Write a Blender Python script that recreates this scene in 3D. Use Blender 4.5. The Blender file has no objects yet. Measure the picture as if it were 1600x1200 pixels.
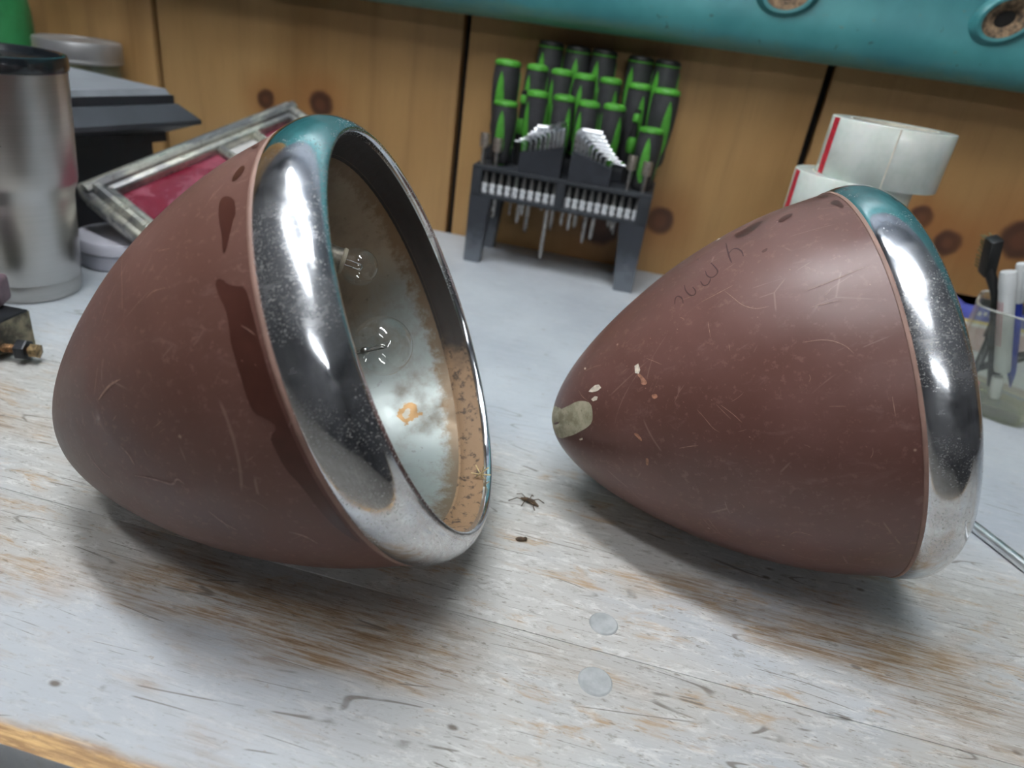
import bpy, bmesh, math, random
from mathutils import Vector, Matrix, Euler
PI = math.pi
random.seed(7)
scene = bpy.context.scene
col = scene.collection

# ------------------------------------------------------------------ camera
cam_data = bpy.data.cameras.new('camera')
cam = bpy.data.objects.new('camera', cam_data)
col.objects.link(cam)
cam_data.sensor_fit = 'HORIZONTAL'
cam_data.sensor_width = 36.0
cam_data.lens = 1070.77 / 1600 * 36
cam_data.clip_start = 0.01
CR = ((0.967, 0.2168, 0.1337), (0.217, -0.426, -0.8783), (-0.1335, 0.8784, -0.459))
rx, ry, rz = (Vector(r).normalized() for r in CR)
cam.matrix_world = Matrix(((rx.x, -ry.x, -rz.x, 0), (rx.y, -ry.y, -rz.y, 0), (rx.z, -ry.z, -rz.z, 0.30), (0, 0, 0, 1)))
cam_data.dof.use_dof = True
cam_data.dof.focus_distance = 0.39
cam_data.dof.aperture_fstop = 7.0
scene.camera = cam

# ------------------------------------------------------------------ world, exposure
world = bpy.data.worlds.new('world')
scene.world = world
world.use_nodes = True
wb = world.node_tree.nodes['Background']
wb.inputs[0].default_value = (0.80, 0.88, 1.0, 1)
wb.inputs[1].default_value = 0.03
vs = scene.view_settings
vs.view_transform = 'Standard'
vs.look = 'None'
vs.gamma = 1.0
vs.use_curve_mapping = False
vs.exposure = 0.0
TUBE = 72.0          # radiance of the ceiling tubes

# ------------------------------------------------------------------ node helpers
class NT:
    def __init__(s, name):
        s.m = bpy.data.materials.new(name); s.m.use_nodes = True
        s.t = s.m.node_tree; s.b = s.t.nodes['Principled BSDF']; s.out = s.t.nodes['Material Output']
    def n(s, typ, **kw):
        nd = s.t.nodes.new(typ)
        for k, v in kw.items(): setattr(nd, k, v)
        return nd
    def link(s, a, b): s.t.links.new(a, b)
    def val(s, sock, v):
        if isinstance(v, bpy.types.NodeSocket): s.link(v, sock)
        elif isinstance(v, (tuple, list)) and len(v) == 3 and sock.type == 'RGBA': sock.default_value = (*v, 1)
        else: sock.default_value = v
    def pos(s): return s.n('ShaderNodeNewGeometry').outputs['Position']
    def obj(s): return s.n('ShaderNodeTexCoord').outputs['Object']
    def mapv(s, v, scale=(1, 1, 1), loc=(0, 0, 0), rot=(0, 0, 0)):
        m = s.n('ShaderNodeMapping'); s.val(m.inputs['Vector'], v)
        m.inputs['Scale'].default_value = scale; m.inputs['Location'].default_value = loc; m.inputs['Rotation'].default_value = rot
        return m.outputs[0]
    def noise(s, v, scale, detail=4, rough=0.6, dist=0.0):
        n = s.n('ShaderNodeTexNoise'); s.val(n.inputs['Vector'], v)
        n.inputs['Scale'].default_value = scale; n.inputs['Detail'].default_value = detail
        n.inputs['Roughness'].default_value = rough; n.inputs['Distortion'].default_value = dist
        return n.outputs['Fac']
    def voro(s, v, scale, feat='F1', rnd=1.0):
        n = s.n('ShaderNodeTexVoronoi', feature=feat); s.val(n.inputs['Vector'], v)
        n.inputs['Scale'].default_value = scale; n.inputs['Randomness'].default_value = rnd
        return n.outputs['Distance']
    def ramp(s, f, a, b, lo=0.0, hi=1.0, smooth=True):
        n = s.n('ShaderNodeMapRange'); n.interpolation_type = 'SMOOTHSTEP' if smooth else 'LINEAR'
        s.val(n.inputs['Value'], f)
        n.inputs['From Min'].default_value = a; n.inputs['From Max'].default_value = b
        n.inputs['To Min'].default_value = lo; n.inputs['To Max'].default_value = hi
        return n.outputs['Result']
    def math(s, op, a, b=0.0, clamp=False):
        n = s.n('ShaderNodeMath', operation=op, use_clamp=clamp); s.val(n.inputs[0], a); s.val(n.inputs[1], b)
        return n.outputs[0]
    def mix(s, f, a, b):
        n = s.n('ShaderNodeMix', data_type='RGBA'); s.val(n.inputs['Factor'], f)
        s.val(n.inputs['A'], a) if False else None
        s.val(n.inputs[6], a); s.val(n.inputs[7], b)
        return n.outputs[2]
    def xyz(s, v):
        n = s.n('ShaderNodeSeparateXYZ'); s.val(n.inputs[0], v); return n.outputs
    def bump(s, h, strength=0.2, dist=0.001):
        n = s.n('ShaderNodeBump'); s.val(n.inputs['Height'], h)
        n.inputs['Strength'].default_value = strength; n.inputs['Distance'].default_value = dist
        s.link(n.outputs[0], s.b.inputs['Normal'])
    def set(s, **kw):
        names = dict(base='Base Color', rough='Roughness', metal='Metallic', trans='Transmission Weight', ior='IOR',
                     alpha='Alpha', spec='Specular IOR Level', coat='Coat Weight', coatr='Coat Roughness', aniso='Anisotropic', sss='Subsurface Weight')
        for k, v in kw.items(): s.val(s.b.inputs[names[k]], v)
        return s

def srgb(r, g, b):
    f = lambda c: (c / 255 / 12.92) if c <= 10 else ((c / 255 + 0.055) / 1.055) ** 2.4
    return (f(r), f(g), f(b))

MATS = {}
def plain(name, rgb, rough=0.5, metal=0.0, var=0.12, scale=60, **kw):
    if name in MATS: return MATS[name]
    t = NT(name); n = t.noise(t.obj(), scale, 3)
    dark = tuple(c * (1 - var * 1.6) for c in rgb); lite = tuple(min(1, c * (1 + var)) for c in rgb)
    t.set(base=t.mix(t.ramp(n, 0.3, 0.7), dark, lite), metal=metal, rough=t.ramp(n, 0.2, 0.8, max(0.02, rough - 0.07), min(1, rough + 0.07)), **kw)
    MATS[name] = t.m
    return t.m

def glass_mat(name, tint=(1, 1, 1), refl=1.0, haze=0.0):
    t = NT(name)
    t.t.nodes.remove(t.b)
    tr = t.n('ShaderNodeBsdfTransparent'); tr.inputs[0].default_value = (*tint, 1)
    gl = t.n('ShaderNodeBsdfGlossy'); gl.inputs['Roughness'].default_value = 0.03; gl.inputs[0].default_value = (1, 1, 1, 1)
    lw = t.n('ShaderNodeLayerWeight'); lw.inputs['Blend'].default_value = 0.5
    f = t.math('MULTIPLY', t.math('ADD', t.math('MULTIPLY', t.math('POWER', lw.outputs['Facing'], 4.0), 0.55), 0.045), refl, True)
    mx = t.n('ShaderNodeMixShader'); t.link(f, mx.inputs[0]); t.link(tr.outputs[0], mx.inputs[1]); t.link(gl.outputs[0], mx.inputs[2])
    last = mx.outputs[0]
    if haze:
        df = t.n('ShaderNodeBsdfDiffuse'); df.inputs[0].default_value = (0.8, 0.8, 0.75, 1)
        m2 = t.n('ShaderNodeMixShader'); t.val(m2.inputs[0], t.ramp(t.noise(t.obj(), 40), 0.2, 0.8, haze * 0.4, haze * 1.6))
        t.link(last, m2.inputs[1]); t.link(df.outputs[0], m2.inputs[2]); last = m2.outputs[0]
    t.link(last, t.out.inputs[0])
    return t.m

# ------------------------------------------------------------------ mesh helpers
class G:
    """collects shapes into ONE mesh"""
    def __init__(s): s.bm = bmesh.new()
    def _tf(s, verts, m):
        if m is not None: bmesh.ops.transform(s.bm, matrix=m, verts=verts)
    def box(s, c, size, bev=0.0, m=None, seg=2):
        r = bmesh.ops.create_cube(s.bm, size=1.0); vs_ = r['verts']
        for v in vs_: v.co = Vector((v.co.x * size[0] + c[0], v.co.y * size[1] + c[1], v.co.z * size[2] + c[2]))
        if bev:
            es = list({e for v in vs_ for e in v.link_edges})
            r = bmesh.ops.bevel(s.bm, geom=es, offset=bev, segments=seg, profile=0.5, affect='EDGES')
            vs_ = list({v for f in r['faces'] for v in f.verts} | {v for v in vs_ if v.is_valid})
        s._tf(vs_, m); return s
    def hexa(s, pts, m=None):
        """8 corners: 4 bottom ccw, 4 top ccw"""
        v = [s.bm.verts.new(p) for p in pts]
        for f in ((3, 2, 1, 0), (4, 5, 6, 7), (0, 1, 5, 4), (1, 2, 6, 5), (2, 3, 7, 6), (3, 0, 4, 7)): s.bm.faces.new([v[i] for i in f])
        s._tf(v, m); return s
    def lathe(s, prof, seg=48, m=None, close=False, a0=0.0, a1=2 * PI):
        full = abs(a1 - a0 - 2 * PI) < 1e-6
        n = seg if full else seg + 1
        rows = []; allv = []
        for r, z in prof:
            if r < 1e-7:
                v = s.bm.verts.new((0, 0, z)); rows.append([v] * n); allv.append(v)
            else:
                row = [s.bm.verts.new((r * math.cos(a0 + (a1 - a0) * i / seg), r * math.sin(a0 + (a1 - a0) * i / seg), z)) for i in range(n)]
                rows.append(row); allv += row
        pairs = list(zip(rows[:-1], rows[1:]))
        if close: pairs.append((rows[-1], rows[0]))
        for a, b in pairs:
            for i in range(seg):
                j = (i + 1) % n
                q = []
                for v in (a[i], a[j], b[j], b[i]):
                    if v not in q: q.append(v)
                if len(q) > 2:
                    try: s.bm.faces.new(q)
                    except ValueError: pass
        s._tf(allv, m); return s
    def tube(s, pts, r, seg=10, cap=True, m=None, flat=None):
        pts = [Vector(p) for p in pts]; n = len(pts); rows = []; allv = []
        rr = r if isinstance(r, (list, tuple)) else [r] * n
        prev = None
        for i, p in enumerate(pts):
            d = (pts[min(i + 1, n - 1)] - pts[max(i - 1, 0)]).normalized()
            if prev is None:
                a = Vector((0, 0, 1)) if abs(d.z) < 0.9 else Vector((1, 0, 0)); u = d.cross(a).normalized()
            else: u = (prev - prev.dot(d) * d).normalized()
            prev = u; w = d.cross(u)
            k = flat or 1.0
            row = [s.bm.verts.new(p + rr[i] * (math.cos(2 * PI * j / seg) * u + k * math.sin(2 * PI * j / seg) * w)) for j in range(seg)]
            rows.append(row); allv += row
        for a, b in zip(rows[:-1], rows[1:]):
            for j in range(seg): s.bm.faces.new((a[j], a[(j + 1) % seg], b[(j + 1) % seg], b[j]))
        if cap: s.bm.faces.new(rows[0][::-1]); s.bm.faces.new(rows[-1])
        s._tf(allv, m); return s
    def prism(s, poly, h, m=None, z0=0.0):
        a = [s.bm.verts.new((x, y, z0)) for x, y in poly]; b = [s.bm.verts.new((x, y, z0 + h)) for x, y in poly]
        n = len(poly)
        s.bm.faces.new(a[::-1]); s.bm.faces.new(b)
        for i in range(n): s.bm.faces.new((a[i], a[(i + 1) % n], b[(i + 1) % n], b[i]))
        s._tf(a + b, m); return s
    def sphere(s, c, r, m=None, seg=16, sq=(1, 1, 1)):
        mt = Matrix.Translation(c) @ Matrix.Diagonal((r * sq[0], r * sq[1], r * sq[2], 1))
        if m is not None: mt = m @ mt
        bmesh.ops.create_uvsphere(s.bm, u_segments=seg, v_segments=max(6, seg // 2), radius=1.0, matrix=mt); return s
    def mesh(s, name, mat, smooth=35):
        me = bpy.data.meshes.new(name)
        bmesh.ops.recalc_face_normals(s.bm, faces=s.bm.faces)
        s.bm.to_mesh(me); s.bm.free()
        me.materials.append(mat)
        if smooth:
            me.shade_smooth(); me.set_sharp_from_angle(angle=math.radians(smooth))
        return me
    def build(s, name, mat, parent=None, loc=None, smooth=35): return inst(s.mesh(name, mat, smooth), name, parent, loc)

def inst(me, name, parent=None, loc=None):
    o = bpy.data.objects.new(name, me); col.objects.link(o)
    if parent is not None: o.parent = parent
    if loc is not None: o.location = loc
    return o
def tag(o, label=None, cat=None, group=None, kind=None):
    if label: o['label'] = label
    if cat: o['category'] = cat
    if group: o['group'] = group
    if kind: o['kind'] = kind
    return o
def thing(name, label, cat, loc=(0, 0, 0), rot=None, group=None):
    o = bpy.data.objects.new(name, None); col.objects.link(o); o.empty_display_size = 0.02
    o.location = loc
    if rot is not None: o.rotation_euler = rot
    return tag(o, label, cat, group)
T = Matrix.Translation
def RX(a): return Matrix.Rotation(a, 4, 'X')
def RY(a): return Matrix.Rotation(a, 4, 'Y')
def RZ(a): return Matrix.Rotation(a, 4, 'Z')
def zdir(d):
    return Vector(d).normalized().to_track_quat('Z', 'Y').to_matrix().to_4x4()

# ================================================================== THE SETTING
# ---- wood of the wall boards: plywood with knots
def wall_wood():
    t = NT('plywood'); p = t.pos(); x, y, z = t.xyz(p)
    g1 = t.noise(t.mapv(p, (34, 1, 1.6)), 1.0, 5, 0.6, 0.4)
    g2 = t.noise(t.mapv(p, (5, 1, 1.1)), 1.0, 3, 0.5, 1.2)
    fine = t.noise(t.mapv(p, (420, 1, 14)), 1.0, 3, 0.6)
    c = t.mix(t.ramp(g2, 0.3, 0.72), srgb(154, 117, 71), srgb(180, 143, 94))
    c = t.mix(t.ramp(g1, 0.45, 0.8, 0, 0.55), c, srgb(124, 90, 54))
    c = t.mix(t.ramp(fine, 0.5, 0.8, 0, 0.25), c, srgb(110, 76, 44))
    for kx, kz, r in ((0.023, 0.078, 0.021), (0.363, 0.146, 0.016), (0.407, 0.119, 0.019), (0.492, 0.140, 0.028), (-0.512, 0.156, 0.020),
                      (-0.602, 0.150, 0.016), (-0.06, 0.055, 0.03), (0.44, 0.33, 0.02), (-0.9, 0.30, 0.02)):
        vd = t.n('ShaderNodeVectorMath', operation='DISTANCE')
        cb = t.n('ShaderNodeCombineXYZ'); t.link(x, cb.inputs[0]); t.link(z, cb.inputs[2])
        nz = t.math('MULTIPLY', t.math('SUBTRACT', t.noise(p, 30, 2), 0.5), 0.012)
        t.link(cb.outputs[0], vd.inputs[0]); vd.inputs[1].default_value = (kx, 0, kz)
        d = t.math('ADD', vd.outputs['Value'], nz)
        c = t.mix(t.ramp(d, r * 0.8, r * 3.6, 0.5, 0.0), c, srgb(140, 86, 40))
        c = t.mix(t.ramp(d, r * 0.75, r * 1.15, 0.93, 0.0), c, srgb(62, 32, 20))
        c = t.mix(t.ramp(d, r * 0.2, r * 0.6, 0.55, 0.0), c, srgb(104, 62, 40))
    t.set(base=c, rough=0.55)
    t.bump(g1, 0.15, 0.002)
    return t.m
WOOD = wall_wood()
WY = 1.03
wall_back = G().box((0, WY + 0.045, 0.35), (5.2, 0.04, 2.5)).build('wall_back', plain('wall_backing', srgb(26, 22, 20), 0.9), smooth=0)
tag(wall_back, kind='structure')
sx = [-2.243, -1.757, -1.270, -0.782, -0.294, 0.191, 0.678, 1.165, 1.652, 2.14]
for a, b in zip(sx[:-1], sx[1:]):
    G().box(((a + b) / 2, WY + 0.0105, 0.35), (b - a - 0.0105, 0.021, 2.5), 0.0012).build('board', WOOD, wall_back)
tag(G().box((0, WY - 0.004, 1.325), (5.1, 0.006, 0.56), 0.001).build('added_board_1', plain('added_board_paint', srgb(104, 110, 120), 0.7, var=0.2, scale=5)), kind='structure')  # unseen grey board, added to keep orange wood out of the chrome's reflections
floor = G().box((0, -0.9, -0.92), (5.2, 4.0, 0.04)).build('floor', None or plain('concrete', srgb(176, 172, 164), 0.75, var=0.2, scale=8), smooth=0)
tag(floor, kind='structure')
ceil = G().box((0, -0.9, 1.62), (5.2, 4.0, 0.04)).build('ceiling', plain('ceiling_paint', srgb(158, 162, 172), 0.8, scale=4), smooth=0)
tag(ceil, kind='structure')
side = plain('side_wall_paint', srgb(84, 84, 88), 0.8, var=0.25, scale=3)
for nm, c, s in (('wall_left', (-2.62, -0.9, 0.35), (0.04, 4.0, 2.5)), ('wall_right', (2.62, -0.9, 0.35), (0.04, 4.0, 2.5)), ('wall_front', (0, -2.92, 0.35), (5.2, 0.04, 2.5))):
    tag(G().box(c, s).build(nm, side, smooth=0), kind='structure')

# ---- ceiling tube lights (the shop's own lamps)
def glow(k):
    t = NT('tube_glow'); t.b.inputs['Emission Color'].default_value = (0.95, 0.98, 1.0, 1)
    t.b.inputs['Emission Strength'].default_value = TUBE * k; t.set(base=(0.9, 0.9, 0.9)); return t.m
hous = plain('lamp_housing', (0.8, 0.8, 0.8), 0.4)
def shop_light(x, y, rz, label, power):
    tm = glow(power)
    r = thing('shop_light', label, 'ceiling light', (x, y, 1.60), (0, 0, rz), 'ceiling tube lights')
    G().hexa([(-.62, -.06, -.05), (.62, -.06, -.05), (.62, .06, -.05), (-.62, .06, -.05), (-.62, -.04, 0), (.62, -.04, 0), (.62, .04, 0), (-.62, .04, 0)]).build('housing', hous, r, smooth=0)
    for dy in (-.032, .032):
        G().tube([(-.6, dy, -.072), (.6, dy, -.072)], .014, 10).build('tube', tm, r)
        for ex in (-.605, .605): G().box((ex, dy, -.062), (.012, .034, .04), .002).build('end_cap', hous, r)
for x, y, rz, lb, pw in ((-0.27, 0.38, -0.46, 'white twin tube shop light right above the headlamps', 1.0), (-0.30, -0.26, -0.46, 'white twin tube shop light second from the bench wall', 0.38),
                     (0.65, -1.95, -0.14, 'white twin tube shop light farthest from the bench', 0.42)):
    shop_light(x, y, rz, lb, pw)

# ---- workbench
def bench_mat(front):
    t = NT('worn_bench_paint'); p = t.pos(); x, y, z = t.xyz(p)
    lo = t.noise(p, 7, 4, 0.55)
    F = t.ramp(y, 0.40, 0.52, 1.0, 0.0)
    keep = t.math('MULTIPLY', t.ramp(t.math('ADD', y, t.math('MULTIPLY', t.math('SUBTRACT', lo, 0.5), 0.12)), 0.20, 0.26, 0.75, 0.0), t.ramp(x, -0.14, 0.0, 1.0, 0.0))
    F = t.math('MULTIPLY', F, t.math('SUBTRACT', 1.0, keep))
    grain = t.noise(t.mapv(p, (26, 420, 26)), 1, 6, 0.75, 0.25)
    mid = t.noise(t.mapv(p, (14, 60, 14)), 1, 5, 0.65, 0.3)
    speck = t.noise(t.mapv(p, (150, 260, 150)), 1, 3, 0.6)
    c = t.mix(t.ramp(lo, 0.3, 0.7), srgb(172, 178, 185), srgb(190, 196, 201))
    warm = t.noise(t.mapv(p, (5, 9, 5), (1.7, 0.4, 0)), 1, 4, 0.6)
    c = t.mix(t.math('MULTIPLY', F, t.ramp(warm, 0.30, 0.55, 0.25, 0.95)), c, srgb(187, 185, 180))
    # grain showing through the paint
    c = t.mix(t.math('MULTIPLY', t.ramp(grain, 0.50, 0.70), t.ramp(F, 0, 1, 0.08, 0.36)), c, srgb(138, 130, 118))
    # pale scuffs
    sc = t.noise(t.mapv(p, (48, 150, 20), rot=(0, 0, 0.18)), 1, 6, 0.78, 0.5)
    c = t.mix(t.math('MULTIPLY', t.ramp(sc, 0.50, 0.64), t.ramp(F, 0, 1, 0.18, 0.75)), c, srgb(214, 213, 209))
    # grey grime
    gr = t.noise(t.mapv(p, (70, 170, 20), loc=(3, 1, 0)), 1, 6, 0.78)
    c = t.mix(t.math('MULTIPLY', t.ramp(gr, 0.55, 0.66), t.ramp(F, 0, 1, 0.16, 0.62)), c, srgb(136, 130, 120))
    # bare wood where the paint has rubbed through, along the grain
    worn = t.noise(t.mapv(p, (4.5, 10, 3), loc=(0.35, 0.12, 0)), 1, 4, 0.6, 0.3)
    for wx, wy, ax, ay in ((-0.14, 0.243, 0.13, 0.040), (0.135, 0.352, 0.13, 0.034)):  # two further brown patches, one below each headlamp
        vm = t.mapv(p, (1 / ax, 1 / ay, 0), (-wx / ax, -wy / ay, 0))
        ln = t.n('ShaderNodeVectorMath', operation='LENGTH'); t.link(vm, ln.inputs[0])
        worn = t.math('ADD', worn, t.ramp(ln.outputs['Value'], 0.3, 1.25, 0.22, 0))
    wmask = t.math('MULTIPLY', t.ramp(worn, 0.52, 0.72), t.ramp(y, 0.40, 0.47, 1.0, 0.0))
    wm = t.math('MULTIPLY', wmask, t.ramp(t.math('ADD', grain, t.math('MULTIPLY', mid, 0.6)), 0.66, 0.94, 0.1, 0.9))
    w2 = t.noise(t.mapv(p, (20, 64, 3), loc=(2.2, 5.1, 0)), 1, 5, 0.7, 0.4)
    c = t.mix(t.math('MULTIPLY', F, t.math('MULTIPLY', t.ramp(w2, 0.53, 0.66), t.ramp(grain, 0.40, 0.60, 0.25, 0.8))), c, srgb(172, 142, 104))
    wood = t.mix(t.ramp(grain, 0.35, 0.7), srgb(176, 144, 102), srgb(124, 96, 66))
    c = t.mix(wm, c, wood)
    # rubbed front edge
    e = t.math('ADD', y, t.math('MULTIPLY', t.math('SUBTRACT', t.noise(t.mapv(p, (9, 30, 9)), 1, 5, 0.7), 0.5), 0.016))
    nz = t.xyz(t.n('ShaderNodeNewGeometry').outputs['Normal'])[2]
    c = t.mix(t.math('MULTIPLY', t.ramp(e, 0.151, 0.158, 0.95, 0), t.ramp(nz, 0.2, 0.6)), c, t.mix(t.ramp(grain, 0.4, 0.65), srgb(150, 112, 66), srgb(214, 174, 116)))
    # thin scratches and nicks
    for rot, lc, lo_, hi_ in ((0.5, 0.0, 2.5, 46), (-0.5, 2.1, 3.5, 40), (1.25, 5.3, 3.0, 34), (-1.1, 8.7, 4.0, 44)):
        nn = t.noise(t.mapv(p, (lo_, hi_, 1), (lc, lc * 0.7, 0), (0, 0, rot)), 1.0, 0, 0.5)
        gate = t.noise(t.mapv(p, (1, 1, 1), (lc, lc, 0)), 26, 2)
        f = t.math('MULTIPLY', t.ramp(t.math('ABSOLUTE', t.math('SUBTRACT', nn, 0.44)), 0.0015, 0.005, 1, 0), t.ramp(gate, 0.52, 0.60))
        c = t.mix(t.math('MULTIPLY', f, t.ramp(y, 0.40, 0.7, 0.75, 0.14)), c, srgb(104, 96, 86))
    for rot, lc in ((0.12, 1.3), (-0.25, 4.4), (0.7, 7.7)):
        dn = t.noise(t.mapv(p, (110, 520, 60), (lc, lc, 0), (0, 0, rot)), 1, 3, 0.6)
        c = t.mix(t.math('MULTIPLY', t.ramp(dn, 0.635, 0.70), t.ramp(F, 0, 1, 0.15, 0.6)), c, srgb(108, 98, 84))
    ck = t.math('MULTIPLY', t.ramp(t.voro(t.mapv(p, (38, 70, 30)), 1.0), 0.05, 0.16, 1, 0), t.ramp(t.noise(p, 19, 3), 0.52, 0.62))
    c = t.mix(t.math('MULTIPLY', ck, t.ramp(y, 0.4, 0.7, 0.85, 0.3)), c, srgb(92, 78, 64))
    c = t.mix(t.ramp(speck, 0.66, 0.74, 0, 0.5), c, srgb(146, 128, 108))
    t.set(base=c, rough=t.ramp(grain, 0.3, 0.7, 0.42, 0.6), spec=0.4)
    h = t.math('ADD', t.math('MULTIPLY', grain, 0.6), t.math('MULTIPLY', sc, 0.6))
    t.bump(h, 0.4, 0.0010)
    return t.m
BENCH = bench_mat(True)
bench = thing('workbench', 'long grey-painted wooden workbench with worn plank top under the headlamps', 'workbench', (0, 0.55, -0.9))
off = Vector((0, -0.55, 0.9))
for y0, y1 in ((0.145, 0.2829), (0.2832, 0.4316), (0.4320, WY - 0.001)):
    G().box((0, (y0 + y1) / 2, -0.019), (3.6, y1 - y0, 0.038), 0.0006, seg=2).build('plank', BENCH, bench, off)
bw = plain('bench_frame_wood', srgb(150, 118, 80), 0.7, var=0.25, scale=20)
G().box((0, 0.20, -0.09), (3.5, 0.04, 0.1), 0.003).build('apron', bw, bench, off)
G().box((0, 0.99, -0.09), (3.5, 0.04, 0.1), 0.003).build('apron', bw, bench, off)
for x in (-1.7, 0, 1.7):
    for y in (0.21, 0.95): G().box((x, y, -0.5), (0.09, 0.09, 0.80), 0.004).build('leg', bw, bench, off)
plug_m = plain('plug_filler', srgb(170, 173, 173), 0.6, scale=90)
for px, py, r in ((0.0287, 0.3038, 0.0085), (0.0284, 0.2620, 0.0093)):
    G().lathe([(0, 0.0003), (r * .55, 0.0002), (r * 0.80, 0.0007), (r * 0.92, 0.0008), (r, 0.0002), (r * 1.02, -0.0006)], 28, T((px, py, 0.0))).build('screw_plug', plug_m, bench, off)

# ---- teal painted metal panel hung on the wall
def teal():
    t = NT('aged_teal_enamel'); p = t.pos(); x, y, z = t.xyz(p)
    n = t.noise(p, 9, 4); n2 = t.noise(t.mapv(p, (20, 20, 60)), 1, 5, 0.7)
    c = t.mix(t.ramp(n, 0.3, 0.7), srgb(48, 112, 116), srgb(66, 132, 134))
    zz = t.math('ADD', z, t.math('MULTIPLY', t.math('SUBTRACT', n2, 0.5), 0.03))
    c = t.mix(t.ramp(zz, 0.312, 0.328, 0.75, 0), c, srgb(84, 118, 100))
    c = t.mix(t.ramp(t.noise(p, 55, 3), 0.68, 0.73, 0, 0.8), c, srgb(40, 62, 60))
    c = t.mix(t.ramp(t.noise(t.mapv(p, (60, 10, 160)), 1, 4, 0.7), 0.66, 0.72, 0, 0.5), c, srgb(104, 92, 70))
    t.set(base=c, rough=0.42); return t.m
TEAL = teal()
pan = thing('teal_metal_panel', 'weathered teal enamelled metal panel with rusty bolt holes hung above the tool rack', 'metal panel', (-0.2, 1.0, 0.306))
poff = Vector((0.2, -1.0, -0.306))
prof = [(1.003, 0.316), (0.998, 0.309), (0.990, 0.3060), (0.981, 0.308), (0.974, 0.315), (0.970, 0.326), (0.968, 0.345), (0.972, 0.362), (0.976, 0.385),
        (0.974, 0.42), (0.966, 0.50), (0.960, 0.72), (0.966, 1.00), (0.985, 1.025), (1.028, 1.035), (1.028, 1.028), (0.99, 1.018), (0.973, 1.00), (0.967, 0.72), (0.973, 0.50), (0.981, 0.42), (0.983, 0.385), (0.979, 0.362), (0.975, 0.345), (0.977, 0.328), (0.983, 0.317), (0.991, 0.313), (1.0, 0.319)]  # upper sheet is unseen, carried up to cover wood the chrome would reflect
g = G(); N = 40; x0, x1 = -0.93, 1.35; rows = []
for i in range(N + 1):
    x = x0 + (x1 - x0) * i / N; dz = 0.0035 * math.sin(x * 3.1 + 0.6) + 0.004 * max(0, x) ; dy = 0.003 * math.sin(x * 7)
    rows.append([g.bm.verts.new((x, min(y + dy * (1 if z < 0.6 else 0), 1.0285), z + dz)) for y, z in prof])
for a, b in zip(rows[:-1], rows[1:]):
    for j in range(len(prof)): g.bm.faces.new((a[j], a[(j + 1) % len(prof)], b[(j + 1) % len(prof)], b[j]))
g.bm.faces.new(rows[0]); g.bm.faces.new(rows[-1][::-1])
g.build('sheet', TEAL, pan, poff, 50)
RUST = plain('rust', srgb(112, 92, 70), 0.9, var=0.5, scale=160)
DARKHOLE = plain('hole_dark', srgb(16, 13, 11), 0.9)
for hx, hz, a in ((0.345, 0.381, -0.5), (0.107, 0.378, -0.2)):
    m = T((hx, 0.973, hz)) @ RY(a) @ RX(PI / 2) @ Matrix.Diagonal((1.25, 0.9, 1, 1))
    fl = G().lathe([(0.030, -0.003), (0.028, 0.003), (0.024, 0.0065), (0.0205, 0.006), (0.019, 0.002)], 36, m).build('bolt_boss', TEAL, pan, poff)
    G().lathe([(0.0205, 0.0062), (0.0165, 0.0045), (0.011, 0.001), (0.0085, -0.002), (0.012, -0.003), (0.0205, 0.002)], 36, m).build('rust_ring', RUST, fl)
    G().lathe([(0.0088, -0.0015), (0.0, -0.0012)], 24, m).build('bolt_hole', DARKHOLE, fl)

# ================================================================== HEADLAMPS
LS = 0.20337
RK = [0, .0108, .0227, .0357, .0494, .0637, .0785, .0933, .1064, .1170, .1233]
NK = len(RK) - 1
def shell_r(t):
    """radius of the shell at axial fraction t (0 tail, 1 seam)"""
    U = math.sqrt(max(0, min(1, t))) * NK
    i = min(int(U), NK - 1); s = U - i
    m = lambda k: (RK[min(k + 1, NK)] - RK[max(k - 1, 0)]) / (2 if 0 < k < NK else 1)
    return (2*s**3 - 3*s**2 + 1) * RK[i] + (s**3 - 2*s**2 + s) * m(i) + (-2*s**3 + 3*s**2) * RK[i+1] + (s**3 - s**2) * m(i+1)
def primer(name, seed, c0, c1, rough):
    t = NT(name); p = t.mapv(t.obj(), loc=(seed, seed * 2, 0))
    n = t.noise(p, 14, 5, 0.6); f = t.noise(p, 240, 3, 0.7); st = t.noise(t.mapv(p, (30, 30, 9)), 3, 5, 0.75, 0.6)
    c = t.mix(t.ramp(n, 0.3, 0.7), c0, c1)
    c = t.mix(t.ramp(st, 0.55, 0.75, 0, 0.45), c, srgb(132, 104, 97))
    c = t.mix(t.ramp(f, 0.55, 0.70, 0, 0.5), c, srgb(132, 100, 90))
    ck = t.math('MULTIPLY', t.ramp(t.voro(p, 85), 0.05, 0.10, 1, 0), t.ramp(t.noise(p, 33, 2), 0.56, 0.62))
    c = t.mix(t.math('MULTIPLY', ck, 0.5), c, srgb(200, 176, 160))
    # hairline scuffs
    for rot, lc in (((0.4, 0.2, 0.3), 0.0), ((1.1, 0.7, -0.5), 3.3), ((0.2, -0.9, 1.9), 6.1)):
        vv = t.mapv(p, (16, 4, 5), (lc, lc, lc), rot)
        dl = t.voro(vv, 2.6, 'DISTANCE_TO_EDGE'); gate = t.noise(t.mapv(p, loc=(lc, 1, 2)), 26, 2)
        c = t.mix(t.math('MULTIPLY', t.ramp(dl, 0.003, 0.009, 0.25, 0), t.ramp(gate, 0.58, 0.64)), c, srgb(176, 150, 140))
    t.set(base=c, rough=t.math('ADD', t.ramp(n, 0.3, 0.7, rough - 0.06, rough + 0.08), t.math('MULTIPLY', t.ramp(st, 0.5, 0.8), 0.12)), spec=0.5)
    t.bump(t.math('ADD', t.math('MULTIPLY', f, 0.4), st), 0.05, 0.0005)
    return t.m
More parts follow.
